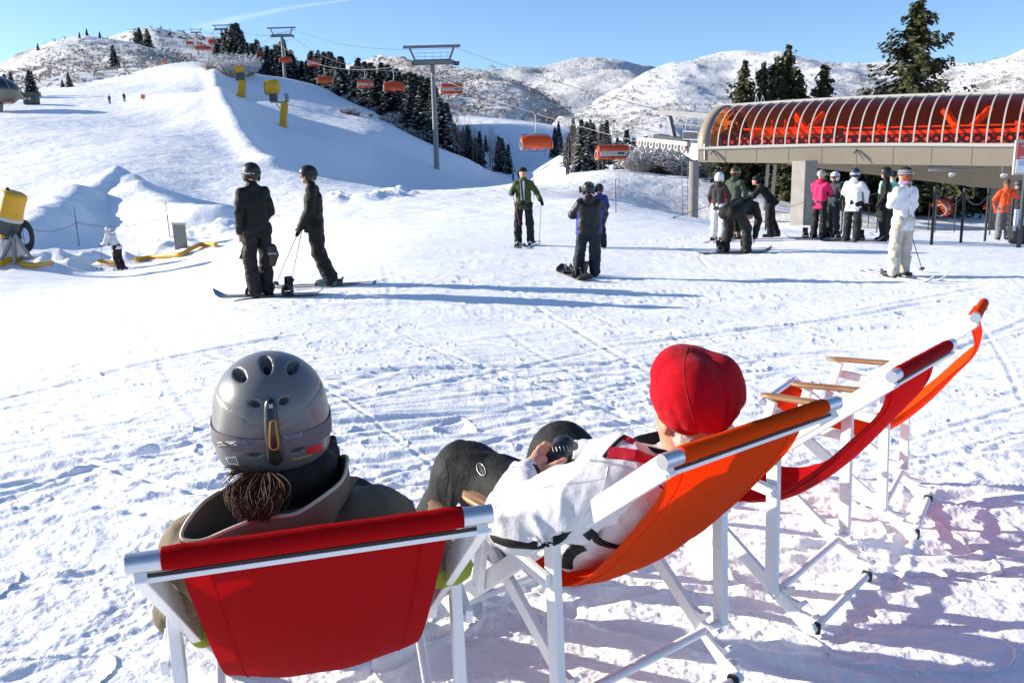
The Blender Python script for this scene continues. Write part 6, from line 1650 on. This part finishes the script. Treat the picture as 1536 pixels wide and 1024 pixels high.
def hose(pts, lab, r=.085):
    P = [gp(x, y)+Vector((0, 0, .10)) for x, y in pts]; P = [Vector(q) for q in catmull([np.array(p) for p in P], 6)]
    for q in P: q.z = max(q.z, gz(q.x, q.y)+.06)
    o = MB().tube([q-P[0] for q in P], r, 8).build('water_hose', M_yel, None, P[0]); tag(o, lab, 'hose', 'yellow hoses lying on the snow')
hose([(203, 393), (225, 390), (252, 387), (272, 385), (285, 378), (300, 371), (312, 369), (324, 371)], 'yellow hose on the snow right of the skier in white'); hose([(0, 402), (14, 394), (28, 393), (34, 400), (55, 402), (78, 398)], 'yellow hose looping on the snow below the big snow gun'); hose([(148, 395), (160, 397), (176, 399)], 'short piece of yellow hose behind the skier in white', .07)
def marker(px, py, w_, h, lab):
    b = gp(px, py); k = b.y/F_PX
    t = thing('marker_board', lab, 'marker board', b); MB().box((0, 0, h*k*.5+.3), (w_*k, .06, h*k), None, .02).build('board', mat('orange_fabric', (.75, .12, .05), .6), t); MB().tube([(0, .05, -.3), (0, .05, .4)], .05, 6).build('stake', M_dkst, t)
marker(215, 151, 6, 6, 'small square orange board on the left piste'); marker(247, 96, 6, 4, 'small orange board near the top of the left piste')
def left_station():
    b = gat(4, 150); Y = 150; g = lambda x, y, d=0: at(x, y, Y+d)-b; k = Y/F_PX
    t = thing('lift_station', 'dark domed lift station cut off by the left edge', 'lift station', b)
    m = MB(); c = g(-14, 136); m.ball(c, 1, 28, 14, (37*k, 40*k, 21*k)); me = m.build('dome', mat('dark_glass', (.02, .022, .03), .15, spec=.7), t)
    m = MB(); m.tube([c+Vector((0, 0, -1*k)), c+Vector((0, 0, -9*k)), c+Vector((0, 0, -17*k))], [38*k, 38*k, 28*k], 28); m.build('skirt', M_beige, t)
    for q in range(5):
        an = -1.9+q*.38; m = MB(); m.tube([c+Vector((37.5*k*math.cos(an)*math.cos(e), 40.5*k*math.sin(an)*math.cos(e), 21.3*k*math.sin(e))) for e in np.linspace(0, 1.4, 9)], .12, 6); m.build('rib', M_galv, t)
    m = MB(); m.tube([g(0, 150), g(0, 178)], 4*k, 14); m.build('column', M_conc, t)
    m = MB(); m.bar(g(20, 142), g(17, 152), .25, .25); m.build('bracket', M_dkst, t)
    o = copy_tree(proto); o.location = b+g(16, 142, -2)+Vector((0, 0, .3)); o.rotation_euler = (0, 0, 2.4); o.scale = (.42, .42, .42); o['label'] = 'small dark and red chair hanging at the left station'; o['group'] = 'chair of the left lift'
    b2 = gp(48, 157); k = b2.y/F_PX
    t = thing('hut', 'small dark green operator hut with rounded roof on the left piste', 'hut', b2)
    m = MB(); m.box((0, 0, 7*k), (19*k, 14*k, 15*k), None, .3); m.build('wall', mat('hut_green', (.03, .05, .045), .5), t)
    m = MB(); m.box((0, 0, 14.5*k), (22*k, 17*k, 4*k), None, .35); m.build('roof', mat('hut_roof', (.05, .065, .06), .5), t)
    for x in (-4.5, 1.5): m = MB(); m.box((x*k, -7*k, 7.5*k), (3.4*k, .1, 3.4*k)); m.build('window', mat('hut_pane', (.4, .4, .36), .2), t)
left_station()
# contrail high up
P = [at(290, 44, 6000), at(360, 27, 6000), at(430, 13, 6000), at(500, 3, 6000), at(580, -8, 6000)]
mt = bpy.data.materials.new('contrail_vapour'); mt.use_nodes = True; N_ = mt.node_tree.nodes; L_ = mt.node_tree.links; N_.remove(N_['Principled BSDF'])
tr = N_.new('ShaderNodeBsdfTransparent'); df = N_.new('ShaderNodeBsdfDiffuse'); df.inputs['Color'].default_value = (.9, .9, .9, 1); tl = N_.new('ShaderNodeBsdfTranslucent'); tl.inputs['Color'].default_value = (.9, .9, .9, 1)
ad = N_.new('ShaderNodeAddShader'); L_.new(df.outputs[0], ad.inputs[0]); L_.new(tl.outputs[0], ad.inputs[1])
lw = N_.new('ShaderNodeLayerWeight'); lw.inputs['Blend'].default_value = .5; no = N_.new('ShaderNodeTexNoise'); no.inputs['Scale'].default_value = .006; no.inputs['Detail'].default_value = 4; tc = N_.new('ShaderNodeTexCoord'); L_.new(tc.outputs['Object'], no.inputs['Vector'])
iv = N_.new('ShaderNodeMath'); iv.operation = 'SUBTRACT'; iv.inputs[0].default_value = 1; L_.new(lw.outputs['Facing'], iv.inputs[1])
pw = N_.new('ShaderNodeMath'); pw.operation = 'POWER'; pw.inputs[1].default_value = 2.2; L_.new(iv.outputs[0], pw.inputs[0])
mu = N_.new('ShaderNodeMath'); mu.operation = 'MULTIPLY'; L_.new(pw.outputs[0], mu.inputs[0]); L_.new(no.outputs['Fac'], mu.inputs[1])
mu2 = N_.new('ShaderNodeMath'); mu2.operation = 'MULTIPLY'; mu2.inputs[1].default_value = .17; L_.new(mu.outputs[0], mu2.inputs[0])
mx = N_.new('ShaderNodeMixShader'); L_.new(mu2.outputs[0], mx.inputs['Fac']); L_.new(tr.outputs[0], mx.inputs[1]); L_.new(ad.outputs[0], mx.inputs[2]); L_.new(mx.outputs[0], N_['Material Output'].inputs['Surface'])
o = MB().tube([v-P[0] for v in P], [40, 26, 17, 12, 9], 16).build('contrail', mt, None, P[0]); o['kind'] = 'structure'
# ------------------------------------------------------------------ vegetation
M_needle = mat('fir_needles', (.030, .041, .030), .7, spec=.2, var=.35, vscale=.9)
M_needle2 = mat('pine_needles', (.085, .088, .038), .7, spec=.2, var=.3, vscale=1.1)
M_bark = mat('bark', (.075, .058, .045), .9, bump=.02, bscale=9)
M_twig = mat('bare_twigs', (.17, .14, .12), .85, var=.25, vscale=1)
M_twig2 = mat('frosted_twigs', (.40, .36, .33), .85, var=.2, vscale=1)
M_tsnow = mat('branch_snow', (.80, .82, .86), .7)
def conifer_mesh(seed, H, Rb, nb, per, leaf, snow, irregular=0, needle=None, bare=.06):
    r = random.Random(seed); vs = []; fs = []; mi = []
    def quad(c, u, v, m):
        k = len(vs); vs.extend([c-u-v, c+u-v, c+u*.55+v, c-u*.55+v]); fs.append((k, k+1, k+2, k+3)); mi.append(m)
    lop = [(r.uniform(0, 2*PI), r.uniform(.2, .8), r.uniform(.6, 1.5)) for _ in range(5)]
    for b in range(nb):
        f = bare+(1-bare)*(b+r.random())/nb
        if irregular: f = min(.985, max(bare, f+r.uniform(-.035, .035)))
        z = H*f; ang = b*2.4+r.uniform(-.5, .5)
        env = (1-f)**(.62 if irregular else .85)*(.75+.5*r.random())
        if irregular:
            for a0, f0, s in lop:
                da = abs((ang-a0+PI) % (2*PI)-PI); env *= 1+irregular*(s-1)*math.exp(-(da/.8)**2-((f-f0)/.16)**2)
            if r.random() < .10*irregular: env *= 1.5
        L_ = max(.25, Rb*env+.12); droop = -.30-.25*(1-f)+(.35 if irregular else 0)*r.random()
        d = Vector((math.cos(ang), math.sin(ang), 0)); p0 = Vector((0, 0, z))
        n = max(3, int(per*(.35+.65*L_/Rb)))
        for k in range(n):
            t = (k+r.random())/n; t = .12+.88*t
            c = p0+d*(L_*t)+Vector((0, 0, droop*L_*t+.22*L_*t*t))
            side = Vector((-d.y, d.x, 0)); sp = leaf*(1.15-.55*t)*(1+.4*r.random())
            c += side*r.uniform(-1, 1)*L_*.20*(1.05-t)+Vector((0, 0, (r.uniform(-1.5, 1.1) if irregular else r.uniform(-.4, .25))*leaf))
            u = (side+d*r.uniform(-.6, .6)+Vector((0, 0, r.uniform(-.35, .35)))).normalized()*sp*.55
            v = (d+Vector((0, 0, -.55+r.uniform(-.4, .4)))+side*r.uniform(-.6, .6)).normalized()*sp*.7
            quad(c, u, v, 0)
            if r.random() < .55: quad(c+Vector((0, 0, -.12*leaf)), v*.6, u*.8+Vector((0, 0, -.3*leaf)), 0)
            if r.random() < snow:
                w_ = leaf*r.uniform(.25, .62); h_ = Vector((r.uniform(-1, 1), r.uniform(-1, 1), r.uniform(-.25, .25))).normalized(); g_ = Vector((-h_.y, h_.x, r.uniform(-.3, .3)))
                quad(c+d*leaf*.15+Vector((0, 0, .34*leaf)), h_*w_, g_*w_*.7, 1)
    for k in range(10):
        c = Vector((0, 0, H*(.97+.004*k))); quad(c, Vector((r.uniform(-1, 1), r.uniform(-1, 1), .2))*leaf*.25, Vector((0, 0, leaf*.45)), 0)
    me = bpy.data.meshes.new('crown'); me.from_pydata(vs, [], fs); me.materials.append(needle or M_needle); me.materials.append(M_tsnow)
    me.polygons.foreach_set('material_index', mi); me.update()
    tm = MB(); tm.tube([(0, 0, -1.5), (0, 0, H*.4), (0, 0, H*.97)], [H*.016+.05, H*.011+.03, .02], 8)
    if irregular:
        for q in range(16):
            a = r.uniform(0, 2*PI); z = H*r.uniform(.1, .75); l = Rb*(1-z/H)*.8; tm.tube([(0, 0, z), (math.cos(a)*l*.6, math.sin(a)*l*.6, z+.05*l), (math.cos(a)*l, math.sin(a)*l, z+.1*l)], [.09, .05, .02], 6)
    return me, tm.mesh('trunk', M_bark)
FIR = [conifer_mesh(20+i, 18, [4.8, 5.4, 4.3, 5.0, 4.0][i], 96, 14, 1.0, [.75, .85, .65, .78, .9][i]) for i in range(5)]
def fir(i, pos, H, lab, group, wid=1, rot=0):
    t = thing('fir_tree', lab, 'fir tree', pos, rot, group); s = H/18; t.scale = (s*wid, s*wid, s)
    link('crown', FIR[i][0], t); link('trunk', FIR[i][1], t); return t
def bare_mesh(seed, H, mt_, nb=26, frost=0):
    r = random.Random(seed); m = MB(); tm = MB()
    tm.tube([(0, 0, -1), (r.uniform(-.1, .1), 0, H*.5), (r.uniform(-.3, .3), r.uniform(-.2, .2), H)], [.13, .09, .02], 6, False, False)
    for k in range(nb):
        z = H*(.25+.72*(k+r.random())/nb); a = r.uniform(0, 2*PI); l = (H-z)*.32+.5; e = Vector((math.cos(a)*l, math.sin(a)*l, l*r.uniform(.6, 1.4)))
        p = Vector((0, 0, z)); m.tube([p, p+e*.5+Vector((0, 0, -.05*l)), p+e], [.035, .022, .008], 3, False, False)
        for q in range(4):
            p2 = p+e*r.uniform(.35, .9); e2 = Vector((r.uniform(-1, 1), r.uniform(-1, 1), r.uniform(.2, 1.2)))*l*.28; m.tube([p2, p2+e2], [.016, .005], 3, False, False)
    return m.mesh('branches', mt_), tm.mesh('trunk', mt_)
BARE = [bare_mesh(60+i, 11, M_twig) for i in range(4)]
def shrub_mesh(seed, m1, n=150, snow=.3):
    r = random.Random(seed); m = MB()
    for k in range(n):
        a = r.uniform(0, 2*PI); q = math.sqrt(r.random())*.35; b = Vector((math.cos(a)*q, math.sin(a)*q, 0)); e = Vector((math.cos(a)*r.uniform(.2, 1.0), math.sin(a)*r.uniform(.2, 1.0), r.uniform(.5, 1.15)))
        pts = [b, b+e*.5+Vector((0, 0, .12)), b+e]; m.cur = 0; m.tube(pts, [.020, .014, .006], 3, False, False)
        for j in range(3):
            p2 = b+e*r.uniform(.4, 1); e2 = Vector((r.uniform(-1, 1), r.uniform(-1, 1), r.uniform(-.1, .9)))*.28; m.tube([p2, p2+e2], [.011, .004], 3, False, False)
            if r.random() < snow:
                m.cur = 1; m.tube([p2+e2*.3+Vector((0, 0, .018)), p2+e2+Vector((0, 0, .015))], [.022, .012], 4, False, False); m.cur = 0
    return m.mesh('twigs', [m1, M_tsnow])
SHR = [shrub_mesh(80, M_twig2, 150, .75), shrub_mesh(81, M_twig, 150, .55), shrub_mesh(82, M_twig2, 120, .9)]
def shrub(i, pos, s, lab, group, h=1):
    o = link('shrub', SHR[i], None, pos); o.scale = (s, s, s*h); o.rotation_euler.z = rng.uniform(0, 6.3); tag(o, lab, 'shrub', group)
T_ = random.Random(77)
def topline(px): return float(np.interp(px, [335, 350, 362, 375, 385, 398, 420, 440, 470, 500, 530, 560, 590, 620, 650, 668], [72, 52, 40, 38, 66, 56, 72, 62, 74, 80, 86, 94, 100, 112, 122, 150]))
crest = [(335, 320), (380, 300), (430, 305), (500, 292), (560, 238), (640, 222), (700, 205)]
n = 0
for k in range(215):
    px = T_.uniform(338, 672) if k < 175 else T_.uniform(362, 402) if k < 190 else T_.uniform(600, 690); yc = float(np.interp(px, [c[0] for c in crest], [c[1] for c in crest])); Y = yc+(T_.random()**1.5)*90+3
    p = gat(px, Y, -.3); a, b = ray(px, topline(px)+T_.random()**1.4*38-2); H = CAM_H+b*Y-p.z
    if H < 5: continue
    H = min(H, 27)
    w_ = T_.uniform(.85, 1.3)*(1.25 if H < 14 else 1)
    fir(n % 5, p, H, 'dark snow dusted fir in the wood on the ridge behind the nearest tower', 'firs of the wood on the ridge', w_, T_.uniform(0, 6)); n += 1
for px, Y, top, lab in [(190, 300, 68, 'lone dark fir at the left edge of the upper piste'), (120, 235, 107, None), (35, 190, 108, None), (26, 195, 110, None), (62, 190, 104, None), (66, 196, 106, None), (75, 400, 72, None), (148, 430, 42, None), (226, 600, 42, 'dark fir on the skyline, left one of a pair'), (236, 600, 43, 'dark fir on the skyline, right one of a pair'), (220, 610, 48, None), (168, 430, 64, None), (137, 420, 66, None), (47, 190, 130, None), (110, 240, 118, None)]:
    if Y > 330:
        hv = HV['left' if Y < 500 else 'piste'].reshape(-1, 3); x0 = ray(px, 200)[0]; d = np.abs(hv[:, 0]/hv[:, 1]-x0)+np.abs(hv[:, 1]-Y)*2e-4; p = Vector(hv[int(d.argmin())]); Y = p.y
    else: p = gat(px, Y)
    H = CAM_H+ray(px, top)[1]*Y-p.z
    if H < 1.2: H = 3
    fir(n % 5, p-Vector((0, 0, .2)), min(H, 22), lab or 'small scattered fir on the brushy hill at the left', None if lab else 'scattered firs on the left hill', 1.2, n); n += 1
# valley: bare grove left of the run, mixed conifers right of it
for k in range(46):
    px = T_.uniform(672, 770); Y = T_.uniform(215, 330); p = gat(px, Y, -.2); top = 160+(px-672)*.42+T_.uniform(0, 26); H = CAM_H+ray(px, top)[1]*Y-p.z
    if H < 4: continue
    t = thing('bare_tree', 'bare grey tree of the grove in the shaded valley left of the run', 'bare tree', p, T_.uniform(0, 6), 'bare trees in the valley'); s = min(H, 24)/11; t.scale = (s*.8, s*.8, s); link('branches', BARE[k % 4][0], t); link('trunk', BARE[k % 4][1], t)
for k in range(30):
    px = T_.uniform(680, 765); Y = T_.uniform(210, 330); p = gat(px, Y, -.2); top = 178+(px-680)*.38+T_.uniform(0, 26); H = CAM_H+ray(px, top)[1]*Y-p.z
    if 3 < H < 26: fir(n % 5, p, H, 'dark fir among the bare trees left of the valley run', 'firs of the valley grove', 1.0, n); n += 1
for k in range(44):
    px = T_.uniform(815, 935); Y = T_.uniform(118, 215); p = gat(px, Y, -.2)
    if px < 850: Y = T_.uniform(240, 330); p = gat(px, Y, -.2)
    top = float(np.interp(px, [815, 840, 862, 880, 900, 915, 935], [196, 178, 174, 180, 178, 182, 200]))+T_.uniform(0, 30); H = CAM_H+ray(px, top)[1]*Y-p.z
    if H < 3 or H > 24: continue
    if k % 3 == 2:
        t = thing('bare_tree', 'bare grey tree among the firs right of the valley run', 'bare tree', p, T_.uniform(0, 6), 'bare trees right of the run'); s = H/11; t.scale = (s*.8, s*.8, s); link('branches', BARE[k % 4][0], t); link('trunk', BARE[k % 4][1], t)
    else: fir(n % 5, p, H, 'dark snow dusted fir right of the valley run', 'firs right of the valley run', T_.uniform(.85, 1.15), n); n += 1
for px, Y, top, lab in [(950, 116, 208, 'dark fir behind the snow crest beside the sheaves'), (968, 125, 206, 'slim dark fir right of the one beside the sheaves'), (938, 120, 214, 'small fir left of the one beside the sheaves'), (940, 150, 196, 'fir behind the nearest upgoing chair')]:
    p = gat(px, Y, -.4); fir(n % 5, p, max(4, CAM_H+ray(px, top)[1]*Y-p.z), lab, None, 1.1, n); n += 1
# behind the station
SP = [conifer_mesh(204, 17.5, 6.8, 118, 78, .36, .06, 1.25, M_needle2, .05), conifer_mesh(205, 13, 4.6, 74, 40, .42, .07, 1.1, M_needle2, .08), conifer_mesh(207, 12, 3.7, 68, 34, .42, .10, .9, M_needle2, .08)]
def spruce(i, px, Y, top, lab, group=None, wid=1, rot=0):
    p = gat(px, Y, -.3); H0 = [17.5, 13, 12][i]; H = CAM_H+ray(px, top)[1]*Y-p.z; s = H/H0
    t = thing('conifer', lab, 'conifer', p, rot, group); t.scale = (s*wid, s*wid, s); link('crown', SP[i][0], t); link('trunk', SP[i][1], t)
spruce(0, 1361, 92, 5, 'tall irregular conifer rising behind the station roof', None, .92, 1.2)
for px, top, i, lab in [(1113, 96, 1, 'leftmost conifer of the clump behind the station entrance'), (1140, 100, 2, 'middle conifer of the clump behind the station entrance'), (1176, 74, 1, 'tallest conifer of the clump behind the station entrance'), (1159, 92, 2, 'slim conifer just left of the tallest in the clump'), (1230, 104, 2, 'small pointed conifer alone behind the station roof'), (1196, 118, 2, 'low conifer right of the clump behind the station')]:
    spruce(i, px, 98, top, lab, None, .8, px)
t = thing('bare_tree', 'snow dusted bare tree between the small conifer and the tall one', 'bare tree', gat(1265, 100), 1, None); t.scale = (1.1, 1.1, 1.15); _b = bare_mesh(99, 11, M_twig2, 34); link('branches', _b[0], t); link('trunk', _b[1], t)
for k in range(34):
    px = 1085+k*14+T_.uniform(-6, 6); Y = T_.uniform(90, 106); p = gat(px, Y, -.4); H = CAM_H+ray(px, T_.uniform(185, 240))[1]*Y-p.z
    t = thing('conifer', 'dark conifer seen between the columns behind the station', 'conifer', p, T_.uniform(0, 6), 'conifers behind the station columns'); s = H/12; t.scale = (s*1.15, s*1.15, s); link('crown', SP[1+k % 2][0], t); link('trunk', SP[1+k % 2][1], t)
# shrubs
for k in range(26):
    px = T_.uniform(955, 1062); Y = T_.uniform(104, 150); p = gat(px, Y, -.2); shrub(1 if k % 3 else 0, p, T_.uniform(2.2, 3.6), 'snowy leafless shrub on the bank behind the lift sheaves', 'leafless shrubs behind the lift sheaves')
for k in range(18):
    px = T_.uniform(322, 402); Y = float(np.interp(px, [322, 362, 402], [240, 232, 262]))+T_.uniform(-6, 16); p = gat(px, Y, -.3); shrub(0 if k % 2 else 2, p, T_.uniform(2.4, 4.2), 'frosted leafless shrub on the ridge above the yellow snow guns', 'frosted shrubs above the snow guns')
for px, Y in [(520, 215), (527, 214), (533, 216), (540, 214), (560, 218), (578, 219), (586, 220), (600, 222), (615, 222), (519, 216)]:
    p = gat(px, Y, -.1); shrub(1, p, T_.uniform(.8, 1.5), 'tiny dark shrub poking through the snow below the wood', 'tiny shrubs below the wood')
for k in range(14):
    px = T_.uniform(480, 640); Y = float(np.interp(px, [c[0] for c in crest], [c[1] for c in crest]))+T_.uniform(1, 8); shrub(1 if k % 2 else 0, gat(px, Y, -.3), T_.uniform(2.0, 3.2), 'leafless shrub at the foot of the ridge wood', 'shrubs at the foot of the ridge wood')
# brush scattered over the hills: too many to count
def brush(key, n, sz, seed, test, m_):
    hv = HV[key]; nr, nc = hv.shape[:2]; r = np.random.RandomState(seed); vs = []; fs = []; done = 0
    while done < n:
        i, j = r.randint(0, int(nr*.72)), r.randint(0, nc-1); a, b = r.rand(2)
        p = hv[i, j]*(1-a)*(1-b)+hv[i+1, j]*a*(1-b)+hv[i, j+1]*(1-a)*b+hv[i+1, j+1]*a*b
        if vnoise([p[0]*.03], [p[1]*.03], None, seed)[0]+test < r.uniform(-1, .6): continue
        s = sz*r.uniform(.5, 1.4)
        for q in range(5):
            c = p+np.array((r.uniform(-1, 1), r.uniform(-1, 1), r.uniform(.1, .9)))*s*.6; u = r.uniform(-1, 1, 3)*s*.55; v = r.uniform(-1, 1, 3)*s*.55; v[2] = abs(v[2])
            k = len(vs); vs += [c-u, c+v*.5, c+u, c+v]; fs.append((k, k+1, k+2, k+3))
        done += 1
    me = mesh_np('brush', vs, fs, m_, False); o = link('brush', me); o['kind'] = 'stuff'; tag(o, {'left': 'leafless brush scattered over the left hill', 'right': 'dark scrub dotted over the snowy mountain at right', 'valley': 'bare woods on the slope across the valley', 'peak': 'dark scrub on the far central peak', 'piste': 'distant firs and scrub on the far upper slope'}[key], 'brush')
brush('left', 950, 2.0, 1, .0, mat('hill_scrub', (.30, .27, .24), .9)); brush('right', 4200, 1.7, 2, .1, mat('scrub', (.24, .215, .195), .9)); brush('valley', 1500, 3.6, 3, .1, mat('hazed_far_wood', (.27, .25, .245), .9)); brush('peak', 350, 7, 4, -.25, mat('hazed_far_wood', (.1, .1, .1))); brush('piste', 420, 3.2, 5, -.2, M_needle)  # distant wood colour lightened, aerial haze put into it
# ------------------------------------------------------------------ light, sky, view
SUN_EL = R(18.5); SUN_AZ = R(-77)          # clockwise from +Y: sun stands on the left, a little beyond
w = bpy.data.worlds.new('World'); sc.world = w; w.use_nodes = True
N = w.node_tree.nodes; L = w.node_tree.links
sky = N.new('ShaderNodeTexSky'); sky.sky_type = 'NISHITA'; sky.sun_disc = False
sky.sun_elevation = SUN_EL; sky.sun_rotation = SUN_AZ % (2*PI); sky.altitude = 2200; sky.air_density = .95; sky.dust_density = 2.0; sky.ozone_density = 3.6
L.new(sky.outputs[0], N['Background'].inputs['Color']); N['Background'].inputs['Strength'].default_value = .102
sl = bpy.data.lights.new('sun', 'SUN'); sl.energy = 4.3; sl.angle = R(.5); sl.color = (1, .915, .79)
so = bpy.data.objects.new('sun', sl); C.objects.link(so)
to_sun = Vector((math.sin(SUN_AZ)*math.cos(SUN_EL), math.cos(SUN_AZ)*math.cos(SUN_EL), math.sin(SUN_EL)))
so.rotation_euler = to_sun.to_track_quat('Z', 'Y').to_euler()
vs = sc.view_settings; vs.view_transform = 'Standard'; vs.look = 'None'; vs.exposure = 1.08; vs.gamma = 1
sc.render.engine = 'CYCLES'
sc.cycles.max_bounces = 10; sc.cycles.diffuse_bounces = 5; sc.cycles.glossy_bounces = 3; sc.cycles.transmission_bounces = 6; sc.cycles.transparent_max_bounces = 12
